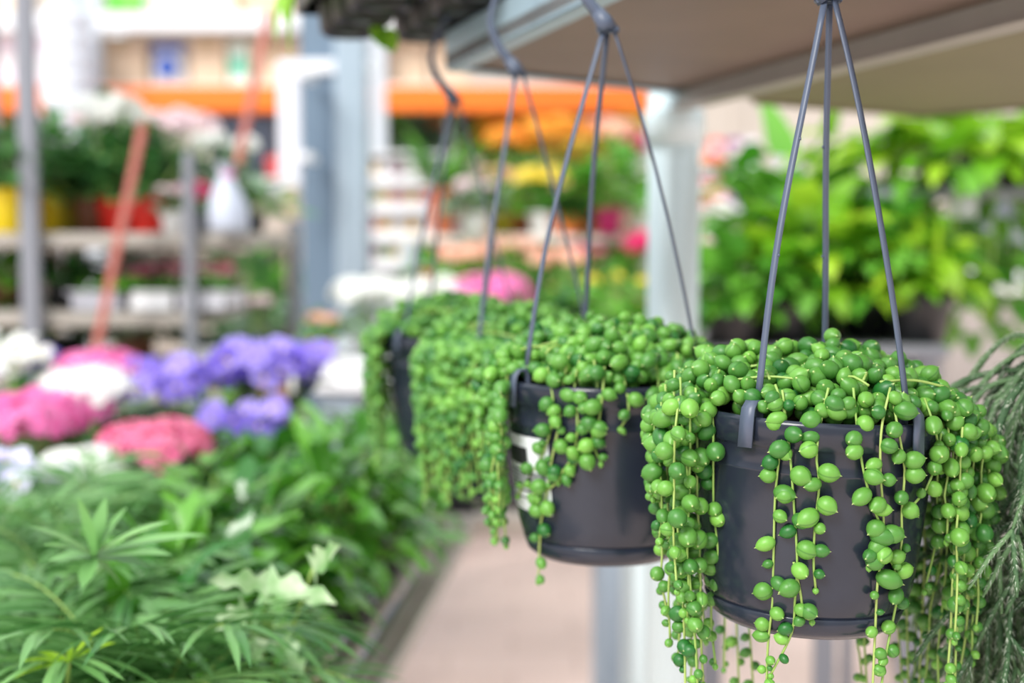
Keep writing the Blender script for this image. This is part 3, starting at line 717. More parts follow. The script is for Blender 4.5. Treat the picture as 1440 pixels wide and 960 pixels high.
for (ax_, ay_, ex_, ey_, w) in ((375, 822, 294, 808, .026), (372, 822, 474, 836, .034), (385, 828, 395, 862, .03), (372, 900, 352, 930, .025), (440, 800, 475, 760, .03), (390, 905, 430, 945, .03), (350, 860, 300, 880, .03)):
    a = P(ax_, ay_, 1.01) - V((vx, vy, ZT)); e = P(ex_, ey_, .99) - V((vx, vy, ZT)); dv = e - a
    st.tube(catmull([(0, 0, .07), tuple(a * .5 + V((0, 0, .04))), tuple(a)], .01), .0013, 5); mb.leaf(a, dv, (0, -1.2, 1), dv.length, w, .2, .2, 'lobed', 12, 0, rnd.uniform(.3, .8), .25)
o = mb.build('foliage', VAR, t); st.build('stem', STEM, o)

# pot flowers at the back of the bench
def floral(label, px, Y, topz, col, kind='dome', R=.05, n=3, pot=('black', .05, .08), z=ZT, leaf='dark', spread=.045, name='flowering_pot_plant', fr=.012, nf=60, nl=36, cat='flowering plant', group=None, leafL=.06, leafW=.035):
    X = XP(px, Y, z + topz); t = plant(name, label, cat, X, Y, z, pot, group)
    fol_bush(t, pot[2] * .8, spread + .03, max(.02, topz - pot[2] - R * .6), nl, leafL, leafW, leaf, 'ovate', .8)
    for k in range(n):
        a = 2.4 * k + rnd.random(); rr = spread * math.sqrt((k + .3) / n) if n > 1 else 0; c = V((rr * math.cos(a), rr * math.sin(a), topz - R * .5 - rr * .25)); mb = MB()
        if kind == 'dome': flowerhead(mb, c, R, nf, fr)
        else:
            for q in range(kind_n.get(kind, 3)):
                floret(mb, c + V((rnd.uniform(-R, R), rnd.uniform(-R, R), rnd.uniform(-.3, .5) * R)), (rnd.uniform(-.6, .6), rnd.uniform(-1.3, .2), .8), fr, rnd.random())
        fo = mb.build('flower_head', [FL[col], EYE], t)
        st = MB(); st.tube([(c.x * .3, c.y * .3, pot[2] * .8), tuple(c - V((0, 0, R * .2)))], .002, 5); st.build('stem', STEM, fo)
    return t
kind_n = {'open': 7}
BG = 'flowering pots at the back of the bench'
floral('bright pink flower dome at the left edge of the slatted bench', 40, 1.83, .262, 'pink', R=.058, n=4, group=BG, nf=70)
floral('pink flowering pot right behind the white bloom on the bench', 140, 2.1, .30, 'pink', R=.055, n=3, group=BG, nf=70)
floral('pink flowering pot between the edge one and the white bloom', 88, 1.95, .262, 'pink', R=.045, n=3, group=BG, nf=60)
floral('rose pink low flower cushion in front of the purple violets', 222, 1.78, .232, 'rose', R=.055, n=3, group=BG, nf=70, spread=.05)
floral('white flower dome among the pink ones on the bench', 128, 1.98, .285, 'white', R=.05, n=3, group=BG, nf=60)
floral('white flower cushion below the pink ones, just above the palms', 120, 1.72, .205, 'white', R=.036, n=3, group=BG, nf=60)
floral('white bloom with lilac shade at the far left edge of the bench', 8, 2.15, .32, 'white', 'open', R=.05, n=3, fr=.026, group=BG)
floral('dark indigo violet behind the pink domes at left', 38, 2.2, .29, 'indigo', 'open', R=.03, n=2, fr=.02, group=BG)
floral('pale lilac bloom low at the left picture edge above the palms', 5, 1.62, .215, 'lilac', 'open', R=.04, n=3, fr=.022, group=BG)
floral('purple violet pot in the middle of the bench behind the rose cushion', 215, 2.05, .285, 'purple', 'open', R=.045, n=5, fr=.024, leaf='violet', group=BG, spread=.06)
floral('purple violet pot just left of the tallest violet', 280, 2.15, .285, 'purple', 'open', R=.045, n=5, fr=.024, leaf='violet', group=BG, spread=.06)
floral('tallest purple violet pot on the bench, in front of the grey column', 350, 2.12, .31, 'purple', 'open', R=.05, n=5, fr=.026, leaf='violet', group=BG, spread=.06)
floral('rightmost purple violet pot on the bench', 405, 2.2, .305, 'purple', 'open', R=.045, n=4, fr=.026, leaf='violet', group=BG, spread=.05, nl=60)
floral('lower purple violet with broad dull leaves beside the shiny plants', 358, 1.93, .235, 'purple', 'open', R=.035, n=3, fr=.022, leaf='violet', group=BG, spread=.05, nl=60)

# lower bench beyond, with rail and leg
ZL = H - .47
lb_ = thing('rear_bench', 'low metal bench with a grey rail behind the hanging pots', 'bench', (P(750, 760, 2.3).x, 2.3, 0))
lx = P(750, 760, 2.3).x; xa = P(600, 760, 2.3).x - lx; xb = P(962, 760, 2.3).x - lx
mb = MB(); mb.box(((xa + xb) / 2, .008, ZL - .018), (xb - xa, .03, .036), bev=.004); mb.build('front_rail', ALU, lb_, smooth=False)
mb = MB()
for i in range(9): mb.box(((xa + xb) / 2, .05 + i * .05, ZL - .008), (xb - xa, .03, .012), bev=.003)
mb.build('slat_panel', ALU, lb_, smooth=False)
for x, y in ((xb - .045, .0), (xb - .045, .44)):
    mb = MB(); mb.box((x, y, (ZL - .036) / 2), (.085 if y == 0 else .05, .05, ZL - .037), bev=.006); mb.build('leg', PALEPOST, lb_, smooth=False)
for i, (px, Y, w) in enumerate(((640, 2.37, 'left'), (705, 2.41, 'middle'), (770, 2.40, 'right'))):
    t = thing('black_crate', 'shallow black plastic crate on the low rear bench, %s one of three' % w, 'crate', (XP(px, Y, ZL), Y, ZL), 'black crates on the rear bench'); b = MB()
    for sx in (-1, 1): b.box((sx * .036, 0, .031), (.003, .1, .06))
    for sy in (-1, 1): b.box((0, sy * .05, .031), (.075, .003, .06))
    b.box((0, 0, .0025), (.075, .1, .003)); b.box((0, -.0525, .058), (.08, .006, .008), bev=.001); b.box((0, .0525, .058), (.08, .006, .008), bev=.001)
    b.build('shell', BLACKP, t, smooth=False)

# ------------------------------------------------------------------ the hall: floor and far wall
def floor_material():
    m = bpy.data.materials.new('pinkish_paving'); m.use_nodes = True; nt = m.node_tree; N = nt.nodes; L = nt.links; b = N['Principled BSDF']
    tc = N.new('ShaderNodeTexCoord'); br = N.new('ShaderNodeTexBrick'); br.inputs['Scale'].default_value = 1.0
    br.inputs['Color1'].default_value = (*srgb(236, 212, 202), 1); br.inputs['Color2'].default_value = (*srgb(229, 205, 194), 1); br.inputs['Mortar'].default_value = (*srgb(206, 182, 172), 1)
    br.inputs['Mortar Size'].default_value = .006; br.inputs['Brick Width'].default_value = .4; br.inputs['Row Height'].default_value = .2
    nz = N.new('ShaderNodeTexNoise'); nz.inputs['Scale'].default_value = 3; nz.inputs['Detail'].default_value = 6
    mx = N.new('ShaderNodeMix'); mx.data_type = 'RGBA'; mx.inputs['B'].default_value = (*srgb(216, 194, 184), 1)
    L.new(tc.outputs['Object'], br.inputs['Vector']); L.new(tc.outputs['Object'], nz.inputs['Vector']); L.new(br.outputs['Color'], mx.inputs['A'])
    ml = N.new('ShaderNodeMath'); ml.operation = 'MULTIPLY'; ml.inputs[1].default_value = .45; L.new(nz.outputs['Fac'], ml.inputs[0]); L.new(ml.outputs[0], mx.inputs['Factor'])
    L.new(mx.outputs['Result'], b.inputs['Base Color']); b.inputs['Roughness'].default_value = .55
    return m
mb = MB(); mb.box((0, 4, -.05), (16, 14, .1)); structure(mb, 'floor', floor_material())
WALLM = mat('pale_wall_cladding', srgb(198, 188, 178), srgb(186, 176, 166), .7, noise=1, nscale=2)
mb = MB(); mb.box((0, 9.1, 2.4), (16, .2, 4.8))
for i in range(16): mb.box((-7.5 + i, 8.99, 2.4), (.06, .03, 4.8))
structure(mb, 'wall_back', WALLM)

# ------------------------------------------------------------------ tall racks with orange beams at the back
ORANGE = mat('orange_beam_enamel', srgb(255, 130, 40), srgb(250, 120, 34), .4)
RACKG = mat('rack_upright_grey', srgb(214, 220, 228), srgb(196, 204, 214), .45, metal=.1)
DECK = mat('rack_deck_board', srgb(238, 232, 226), srgb(228, 220, 212), .6, noise=1)
YR = 6.4
def rack(name, label, pxs, beams, depth=.9):
    x0 = XP(pxs[0], YR, 2); x1 = XP(pxs[1], YR, 2); cx = (x0 + x1) / 2
    t = thing(name, label, 'shelf rack', (cx, YR, 0)); 
    for x in (x0, x1):
        for y in (.03, depth - .03):
            mb = MB(); mb.box((x - cx, y, 1.6), (.09, .06, 3.2), bev=.006); mb.build('upright', RACKG, t, smooth=False)
    for zt, th, mtl, nm_ in beams:
        
        for yy in (-.002, depth + .002): mb = MB(); mb.box((0, yy, zt - th / 2), (x1 - x0 - .09, .05, th), bev=.006); mb.build(nm_, mtl, t, smooth=False)
        mb = MB(); mb.box((0, depth / 2, zt + .009), (x1 - x0 - .02, depth - .02, .018)); mb.build('deck', DECK, t, smooth=False)
    return cx, x0, x1
zO = P(0, 122, YR).z; zW = P(0, 22, YR).z; zM = P(0, 255, YR).z
zL1 = .95; zL2 = .35
beamsL = [(zO, .115, ORANGE, 'orange_beam'), (zW, .075, WHITE, 'white_beam'), (zM, .05, RACKG, 'grey_beam'), (zL1, .05, RACKG, 'grey_beam'), (zL2, .05, RACKG, 'grey_beam')]
rack('storage_rack', 'pale storage rack with orange beams at far left, left of the rack with the cartons', (-260, 96), beamsL)
rack('storage_rack', 'pale storage rack with orange beams holding beige cartons, left of the grey column', (128, 500), beamsL)
rack('storage_rack', 'pale storage rack with orange beam behind the hanging pots, right of the column', (530, 925), beamsL)
CARD = mat('beige_carton', srgb(232, 208, 184), srgb(218, 190, 162), .7, noise=.8, nscale=8)
TAPE = mat('carton_tape', srgb(206, 178, 140), None, .4)
def pmat(rgb): return pm('package_%d_%d_%d' % rgb, *rgb, rough=.45)
def carton(px0, px1, ztop_px, zbase, Y, label, rgb=None, name='carton', cat='box', band=None, group=None, dep=None):
    X0 = XP(px0, Y, zbase); X1 = XP(px1, Y, zbase); h = P(0, ztop_px, Y).z - zbase; w = X1 - X0; dep = dep or min(.45, max(.1, w))
    t = thing(name, label, cat, ((X0 + X1) / 2, Y + dep / 2, zbase + .0005), group)
    mb = MB(); mb.box((0, 0, h / 2), (w, dep, h), bev=.006); mb.build('body', pmat(rgb) if rgb else CARD, t, smooth=False)
    mb = MB()
    if band: mb.box((0, 0, h * band[1]), (w + .003, dep + .003, h * band[2]), bev=.003); mb.build('printed_band', pmat(band[0]), t, smooth=False)
    else:
        mb.box((0, 0, h + .0005), (.05, dep + .002, .002)); mb.box((0, -dep / 2 - .0005, h * .84), (.05, .002, h * .33)); mb.build('tape', TAPE, t, smooth=False)
    return t
zo = zO + .019; zw = zW + .019
G1 = 'goods standing on the orange beam shelf'; G2 = 'goods standing on the white top shelf'
carton(-10, 30, 50, zo, YR + .1, 'pale lilac package on the orange shelf at the far left edge', (240, 226, 240), 'package', 'package', ((250, 240, 246), .5, .3), G1)
carton(45, 68, 50, zo, YR + .1, 'narrow pink and white package just left of the white roll stack', (246, 210, 224), 'package', 'package', ((252, 246, 250), .4, .4), G1)
carton(140, 205, 52, zo, YR + .1, 'beige carton on the orange shelf, left of the blue and white sack', None, group=G1)
carton(268, 318, 52, zo, YR + .1, 'beige carton on the orange shelf, right of the blue and white sack', None, group=G1)
carton(352, 420, 56, zo, YR + .1, 'beige carton on the orange shelf beside the grey column', None, group=G1)
carton(322, 350, 60, zo, YR + .1, 'green and white package between two beige cartons', (214, 232, 222), 'package', 'package', ((96, 190, 160), .45, .35), G1)
# stacked white rolls hanging over the first beam
t = thing('roll_stack', 'stack of white wrapped rolls in front of the rack uprights at left', 'stack', (XP(100, YR - .15, 2), YR - .2, zo - .32))
for i in range(7):
    mb = MB(); mb.lathe([(.0005, 0), (.105, 0), (.112, .01), (.112, .075), (.105, .085), (.0005, .085)], (0, 0, i * .088), 24); mb.build('roll', pmat((216, 219, 230)), t)
mb = MB(); mb.tube([(0, .0, -.012), (0, .0, -.002)], .115, 20); mb.box((0, .12, -.008), (.05, .2, .012)); mb.build('bracket', RACKG, t)
# sack
def sack(px0, px1, ytop, zbase, Y, label, rgb, rgb2, group=None):
    X0 = XP(px0, Y, zbase); X1 = XP(px1, Y, zbase); h = P(0, ytop, Y).z - zbase; w = X1 - X0
    t = thing('sack', label, 'sack', ((X0 + X1) / 2, Y + .1, zbase + .001), group); mb = MB(); n = 20; rows = 12; vs = []; fs = []
    for j in range(rows + 1):
        f = j / rows; ww = w / 2 * (1 - .12 * f ** 6 + .04 * math.sin(f * 9)); dd = .09 * math.sin(PI * min(1, .12 + f * .86)) ** .5 + .002
        for k in range(n): a = 2 * PI * k / n; vs.append((ww * math.copysign(abs(math.cos(a)) ** .6, math.cos(a)), dd * math.copysign(abs(math.sin(a)) ** .8, math.sin(a)), h * f))
    for j in range(rows):
        for k in range(n): fs.append((j * n + k, j * n + (k + 1) % n, (j + 1) * n + (k + 1) % n, (j + 1) * n + k))
    fs.append(tuple(range(n))[::-1]); fs.append(tuple(rows * n + k for k in range(n))); mb.add(vs, fs); mb.build('bag', pmat(rgb), t)
    mb = MB(); mb.lathe([(w * .28, 0), (w * .27, .006), (.0005, .006)], (0, 0, 0), 20, R=Matrix.Rotation(PI / 2, 3, 'X'));
    o = mb.build('print_patch', pmat(rgb2), t); o.location = (0, -.098, h * .38)
    mb = MB(); mb.box((0, -.088, h * .8), (w * .8, .02, h * .16), bev=.004); mb.build('print_band', pmat(rgb2), t, smooth=False)
sack(208, 262, 54, zo, YR + .1, 'blue and white printed sack between two beige cartons', (232, 234, 246), (60, 96, 190), G1)
carton(150, 192, -22, zw, YR + .1, 'bright green box on the white top shelf', (110, 240, 70), 'package', 'box', ((150, 250, 110), .7, .3), G2)
carton(70, 122, -22, zw, YR + .1, 'pale green and white package left of the bright green box', (226, 236, 226), 'package', 'package', ((190, 216, 196), .5, .3), G2)
carton(-5, 34, -20, zw, YR + .1, 'cream carton on the white top shelf at the far left', (250, 234, 220), 'package', 'box', ((252, 214, 180), .4, .3), G2)
carton(214, 330, -30, zw, YR + .1, 'wide cream carton on the white top shelf right of the green box', (250, 240, 224), 'package', 'box', ((255, 232, 200), .5, .4), G2)
carton(345, 415, -30, zw, YR + .1, 'beige carton on the white top shelf beside the grey column', None, group=G2)
carton(534, 600, 40, zo, YR + .1, 'beige carton on the orange shelf, just right of the grey column', None, group=G1)
carton(606, 660, 60, zo, YR + .1, 'second beige carton right of the grey column, mostly behind the shelf corner', None, group=G1)
zm = zM + .019
t = thing('storage_bin', 'dark slate storage bin under the orange beam, left of the white panel', 'bin', (XP(338, YR, 1.8), YR + .2, zm + .001))
mb = MB(); w = XP(385, YR, 1.8) - XP(292, YR, 1.8); h = P(0, 168, YR).z - zm
mb.prism([(-w / 2, -.18), (w / 2, -.18), (w / 2, .18), (-w / 2, .18)], 0, h); mb.build('body', pm('slate_bin_plastic', 52, 58, 74), t, smooth=False)
mb = MB(); mb.box((0, 0, h + .012), (w + .03, .39, .024), bev=.008); mb.build('lid', pm('slate_bin_plastic', 52, 58, 74), t, smooth=False)
carton(374, 394, 218, zm, YR + .02, 'small red box beside the dark bin under the orange beam', (214, 40, 46), 'package', 'box', ((240, 120, 110), .7, .2))

# dim fill of goods on the lower rack shelves (dark crates and green stock)
dk = [(-120, 'at the left edge'), (-20, 'behind the thin left post'), (75, 'behind the yellow pots'), (175, 'behind the red pots'), (255, 'below the dark bin'), (330, 'beside the beige post')]
for i, (px, w_) in enumerate(dk):
    z = zL1 + .019; t = thing('stacked_crate', 'dark brown crate on the lower rack shelf, ' + w_, 'crate', (XP(px, YR, z), YR + .35, z), 'dark crates on the lower rack shelf')
    mb = MB(); wv = .31; hh = .30
    for k in range(4): mb.box((0, -.15, .035 + k * .075), (wv, .012, .06)); mb.box((0, .15, .035 + k * .075), (wv, .012, .06)); mb.box((-wv / 2, 0, .035 + k * .075), (.012, .29, .06)); mb.box((wv / 2, 0, .035 + k * .075), (.012, .29, .06))
    for sx in (-1, 1):
        for sy in (-1, 1): mb.box((sx * (wv / 2 - .02), sy * .135, .15), (.03, .02, .3))
    mb.box((0, 0, .006), (wv, .29, .012)); mb.build('slatted_body', mat('dark_crate_wood', srgb(92, 78, 68), srgb(70, 60, 54), .7, noise=1), t, smooth=False)

# bushy stock on the rack behind the hanging pots
RB = [('orange', 'mid', 'orange'), ('green', 'mid', None), ('green and blush', 'grey', 'blush'), ('amber', 'lime', 'orange'), ('yellow', 'mid', 'yellow'), ('crimson', 'mid', 'red'), ('rosy', 'mid', 'rose'), ('peach', 'mid', 'peach'), ('pale green', 'grey', None)]
def rackbush(px, z, hgt, rad, k, where):
    nm_, lf, fl = RB[k]; t = plant('potted_plant', '%s bush on the rack behind the hanging pots, %s' % (nm_, where), 'potted plant', XP(px, YR + .42, z + .2), YR + .42, z, ('terracotta' if k % 2 else 'white', .1, .12), 'bushes on the rack behind the hanging pots', low=True)
    fol_bush(t, .1, rad, hgt - .1, 60, .15, .10, lf)
    if fl:
        for q in range(6):
            a = 1.05 * q + 3.3; c = V((rad * .7 * math.cos(a), -abs(math.sin(a)) * rad * .7 - .03, hgt * (.55 + .4 * ((q * 2) % 3) / 2))); mb = MB(); flowerhead(mb, c, .075, 30, .03, .8); mb.build('flower_head', [FL[fl], EYE], t)
for px, k, wh in ((538, 1, 'upper row just right of the column'), (580, 8, 'upper row left of the palm'), (640, 8, 'upper row above the palm'), (705, 3, 'upper row, left of centre'), (765, 0, 'upper row, centre'), (822, 5, 'upper row, right of centre'), (885, 4, 'upper row beside the pale post')):
    rackbush(px, zm, .31, .15, k, wh)
for px, k, wh in ((655, 2, 'lower row, leftmost'), (715, 7, 'lower row, second'), (775, 1, 'lower row, third'), (835, 6, 'lower row, fourth'), (890, 7, 'lower row beside the pale post')):
    rackbush(px, zL1 + .0165, .46, .15, k, wh)
for i, (px, Y, w_) in enumerate(((350, 5.2, 'left of the pale wooden post'), (400, 5.72, 'directly behind the pale wooden post'))):
    t = plant('potted_plant', 'dark green floor standing bush in a black tub, ' + w_, 'potted plant', XP(px, Y, .8), Y, .0, ('black', .15, .45), 'dark floor bushes')
    fol_bush(t, .4, .20, .95, 150, .15, .10, 'dark' if i == 0 else 'mid')

# ------------------------------------------------------------------ column, white panel, bracket, wooden post
STEELB = mat('grey_blue_column_paint', srgb(118, 138, 158), srgb(104, 124, 144), .5, noise=.8, nscale=3)
YC_ = 4.5; xc = XP(472, YC_, 1.3)
col_ = thing('steel_column', 'grey blue steel column from floor to roof left of the hanging pots', 'column', (xc, YC_, 0))
mb = MB(); mb.box((-.052, .0, 2.2), (.118, .02, 4.4)); mb.box((-.052, .24, 2.2), (.118, .02, 4.4)); mb.box((-.085, .12, 2.2), (.012, .22, 4.4)); mb.build('flange', STEELB, col_, smooth=False)
mb = MB(); mb.box((.06, .02, 2.2), (.105, .16, 4.4), bev=.01); mb.build('downpipe_casing', pm('pale_casing', 158, 174, 188), col_, smooth=False)
mb = MB(); mb.box((0, .1, .03), (.36, .4, .06), bev=.01); mb.build('base_plate', STEELB, col_, smooth=False)
mb = MB(); mb.box((.0, -.02, P(0, 95, 4.5).z), (.27, .022, .045), bev=.005); mb.build('bracket', WHITE, col_, smooth=False)
YP = 4.3; wpn = thing('white_panel', 'narrow white hanging panel fixed to the left of the grey column', 'panel', (XP(408, YP, 1.6), YP, P(0, 265, YP).z))
hh = P(0, 85, YP).z - P(0, 265, YP).z; mb = MB(); mb.box((0, 0, hh / 2), (.070, .03, hh), bev=.008); mb.build('board', pm('panel_white', 226, 226, 236), wpn, smooth=False)
for zz in (hh - .04, .1): mb = MB(); mb.box((.05, .06, zz), (.03, .18, .025)); mb.build('bracket', WHITE, wpn, smooth=False)
WOODP = mat('pale_wood', srgb(206, 184, 162), srgb(186, 160, 134), .65, noise=1.2, nscale=10)
t = thing('wooden_post', 'thin pale wooden post standing in front of the grey column', 'post', (XP(414, 4.2, .8), 4.2, 0)); zt_ = P(0, 262, 4.2).z
mb = MB(); mb.box((0, 0, zt_ / 2), (.036, .04, zt_), bev=.004); mb.build('shaft', WOODP, t, smooth=False)
mb = MB(); mb.box((0, 0, .012), (.16, .16, .024), bev=.004); mb.build('foot', WOODP, t, smooth=False)

# ------------------------------------------------------------------ plant trolley at the left
YT = 3.1; zS = P(0, 326, YT).z; zS2 = P(0, 424, YT + .5).z; zS3 = P(0, 512, YT + .2).z
xl = XP(-150, YT, 1.3); xr = XP(352, YT, 1.3); cx = (xl + xr) / 2
tr = thing('plant_trolley', 'grey metal plant trolley with wire posts and shelves at the left', 'trolley', (cx, YT, 0)); GR = mat('trolley_grey_steel', srgb(150, 152, 160), srgb(126, 128, 138), .5, metal=.2)
for x, y, h in ((XP(43, YT - .02, 1.3), -.02, 2.2), (xl, -.02, 2.2), (xl, .62, 2.2), (XP(113, YT + .62, 1.2), .62, 1.28), (xr, .62, 1.3), (XP(271, YT, 1.2), -.02, 1.44)):
    mb = MB(); w_ = (.042 if h > 1.6 else .024) if y < 0 else .034; mb.box((x - cx, y, h / 2 + .06), (w_, .03, h), bev=.005); mb.build('post', GR, tr, smooth=False)
for z in (zS, zS2, zS3, .25):
    x1 = xr if z in (zS, .25) else XP(338, YT + .5, 1.1); x0 = xl
    mb = MB(); mb.box(((x0 + x1) / 2 - cx, .3, z - .02), (x1 - x0, .6, .035), bev=.006); mb.build('shelf_board', mat('trolley_board', srgb(178, 172, 164), srgb(160, 150, 142), .6, noise=1), tr, smooth=False)
for x in (xl + .05, xr - .1):
    for y in (.05, .55):
        mb = MB(); mb.lathe([(.0005, -.012), (.045, -.012), (.05, -.008), (.05, .008), (.045, .012), (.0005, .012)], n=20, R=Matrix.Rotation(PI / 2, 3, 'X')); o = mb.build('caster', BLACKP, tr); o.location = (x - cx, y, .05)
        mb = MB(); mb.box((0, 0, .09), (.04, .05, .04)); q = mb.build('caster_fork', GR, o, smooth=False)
GA = 'pot plants on the top board of the trolley'
def bushplant(label, px, Y, z, pot, rad, hgt, leaf, n=60, L=.07, W=.045, fl=None, flR=.045, fln=3, group=None, shape='ovate', name='potted_plant', cat='potted plant', fz=None):
    t = plant(name, label, cat, XP(px, Y, z + hgt * .5), Y, z, pot, group, low=True)
    fol_bush(t, pot[2] * .85, rad, hgt - pot[2], n, L, W, leaf, shape, .8, 5)
    if fl:
        for k in range(fln):
            a = 2.4 * k + rnd.random() * 2; rr = rad * .75 * math.sqrt((k + .4) / fln); c = V((rr * math.cos(a), -abs(rr * math.sin(a)) * .8, (fz or hgt) - rr * .25)); mb = MB(); flowerhead(mb, c, flR, 34, flR * .36, .75)
            fo = mb.build('flower_head', [FL[fl], EYE], t); st = MB(); st.tube([(c.x * .4, c.y * .4, pot[2]), tuple(c)], .0025, 4); st.build('stem', STEM, fo)
    return t
zs = zS - .0025
bushplant('dark leafed plant in a bright yellow pot at the left picture edge on the trolley', 15, 3.2, zs, ('yellow', .068, .105), .15, .30, 'dark', 80, group=GA)
bushplant('dark leafed plant in a yellow pot just right of the thin grey post', 66, 3.3, zs, ('yellow', .04, .10), .12, .29, 'dark', 70, group=GA)
bushplant('plant in a mustard pot between the yellow and the red pots', 98, 3.42, zs, ('olive', .045, .075), .12, .28, 'mid', 70, group=GA)
bushplant('plant in a brown pot left of the first red pot on the trolley', 128, 3.30, zs, ('brown', .045, .085), .12, .27, 'dark', 70, group=GA)
bushplant('white flowering plant in a red pot behind the slanting red stake', 165, 3.28, zs, ('red', .052, .085), .13, .34, 'dark', 80, fl='white', flR=.05, fln=3, group=GA, fz=.305)
bushplant('green plant in a red pot right of the slanting red stake', 208, 3.24, zs, ('red', .048, .085), .11, .25, 'dark', 70, group=GA)
bushplant('plant with blush white flower heads above the right red pot', 248, 3.45, zs, ('white', .045, .08), .11, .32, 'dark', 60, fl='blush', flR=.045, fln=4, group=GA, fz=.285)
bushplant('pale cream green hydrangea like plant at the right end of the trolley board', 315, 3.38, zs, ('black', .05, .08), .10, .23, 'grey', 60, fl='white', flR=.03, fln=3, group=GA, fz=.235)
bushplant('small magenta ball flower in a dark pot on the trolley', 280, 3.16, zs, ('grey', .03, .05), .035, .085, 'mid', 18, .03, .02, fl='magenta', flR=.034, fln=1, group=GA, fz=.095)
bushplant('trailing green plant right of the magenta flower on the trolley', 352, 3.42, zs, ('black', .04, .05), .11, .15, 'mid', 60, .06, .035, group=GA)
bushplant('small pale plant between the red pot and the magenta flower', 246, 3.14, zs, ('white', .034, .05), .05, .10, 'grey', 30, .035, .025, fl='blush', flR=.02, fln=3, group=GA, fz=.10)
for i, (px, Y, w) in enumerate(((-25, 3.5, 'cut by the left picture edge'), (40, 3.56, 'behind the yellow pots'), (110, 3.6, 'behind the mustard pot'), (180, 3.62, 'behind the white flowers'))):
    bushplant('tall dark bushy plant at the back of the trolley, ' + w, px, Y, zs, ('black', .05, .09), .15, .31, 'dark', 90, group=GA, fl='blush' if i == 2 else None, flR=.03, fln=2)
# shrink wrapped bag
t = thing('wrapped_bouquet', 'white plastic wrapped bouquet hanging below the short red stake', 'bouquet', (XP(322, 3.05, 1.35), 3.05, zs)); mb = MB()
n = 14; vs = []; fs = []; pr = [(.040, 0), (.046, .02), (.042, .06), (.030, .09), (.02, .115), (.012, .13), (.018, .150), (.022, .156)]
for r, z in pr:
    for k in range(n): a = 2 * PI * k / n; rr = r * (1 + .12 * math.sin(a * 5 + z * 20)); vs.append((rr * math.cos(a) + (z * -.05), rr * math.sin(a), z))
for i in range(len(pr) - 1):
    for k in range(n): fs.append((i * n + k, i * n + (k + 1) % n, (i + 1) * n + (k + 1) % n, (i + 1) * n + k))
fs.append(tuple(range(n))[::-1]); mb.add(vs, fs); mb.build('wrapping', pm('milky_film', 184, 190, 206), t)
mb = MB(); mb.lathe([(.016, .124), (.016, .134)], n=12); mb.build('tie', FL['pink'], t)
# second board: seedling trays of pink flowers
def seed_tray(label, px, Y, z, w, d, tray, leaf, fl, h=.06, fn=10, name='seedling_tray', n=70, lip=.045):
    t = thing(name, label, 'tray', (XP(px, Y, z), Y, z + .0005)); mb = MB()
    for sx in (-1, 1): mb.box((sx * (w / 2 - .003), 0, lip / 2), (.006, d, lip))
    for sy in (-1, 1): mb.box((0, sy * (d / 2 - .003), lip / 2), (w, .006, lip)); mb.box((0, sy * (d / 2), lip), (w + .012, .012, .006))
    mb.box((0, 0, .003), (w, d, .006)); mb.build('tray_shell', tray, t, smooth=False)
    mb = MB()
    for i in range(n):
        c = (rnd.uniform(-.46, .46) * w, rnd.uniform(-.45, .45) * d, lip * .8 + rnd.uniform(0, h * .5)); mb.leaf(c, (rnd.uniform(-1, 1), rnd.uniform(-1, 1), .7), (0, 0, 1), .04, .024, .8, .2, 'ovate', 4, 0, rnd.random())
    mb.build('seedlings', LG[leaf], t)
    for i in range(fn):
        c = ((i + .5) / fn * w - w / 2 + rnd.uniform(-.01, .01), rnd.uniform(-.4, .1) * d, lip + h * rnd.uniform(.6, 1)); m2 = MB(); flowerhead(m2, c, .02, 18, .009, .8)
        if fl: m2.build('flower_head', [FL[fl], EYE], t)
    mb = MB(); mb.box((0, 0, lip * .45), (w - .014, d - .014, lip * .7)); mb.build('soil', SOIL, t, smooth=False)
    return t
TRW = pm('white_tray_plastic', 238, 238, 242)
z2 = zS2 - .0025
seed_tray('white tray of green seedlings left on the second trolley board', 160, YT + .12, z2, .14, .22, pm('grey_tray_plastic', 176, 176, 186), 'mid', None, fn=0)
seed_tray('white tray of pink flowering seedlings in the middle of the second trolley board', 225, YT + .12, z2, .125, .22, TRW, 'mid', 'rose', fn=5)
seed_tray('tray of pink flowering seedlings at the right of the second trolley board', 298, YT + .12, z2, .115, .22, pm('pale_tray_plastic', 216, 214, 222), 'mid', 'rose', fn=5)
bushplant('dark bushy plant on the second trolley board at the left edge', 5, YT + .2, z2, ('brown', .05, .07), .09, .145, 'mid', 60)
bushplant('dark leafed plant on the second trolley board under the yellow pots', 92, YT + .22, z2, ('black', .05, .07), .07, .14, 'dark', 60, fl='blush', flR=.014, fln=4)
bushplant('grey green plant behind the seedling trays on the second trolley board', 190, YT + .42, z2, ('grey', .04, .06), .07, .135, 'grey', 50, .04)
z3 = zS3 - .0025
seed_tray('long white tray with pale green seedlings on the low trolley board', 303, YT - .02 + .12, z3, .115, .16, TRW, 'grey', None, fn=0, lip=.055)
bushplant('fern like plant on the low trolley board at the left edge', 0, YT + .2, z3, ('black', .05, .07), .10, .15, 'mid', 60)
bushplant('broad dark plant on the low trolley board under the red stake', 95, YT + .25, z3, ('black', .05, .07), .12, .155, 'grey', 70, .10, .03, shape='lance')
bushplant('olive plant on the low trolley board between the two stakes', 190, YT + .2, z3, ('brown', .05, .07), .11, .15, 'grey', 60, .10, .03, shape='lance')
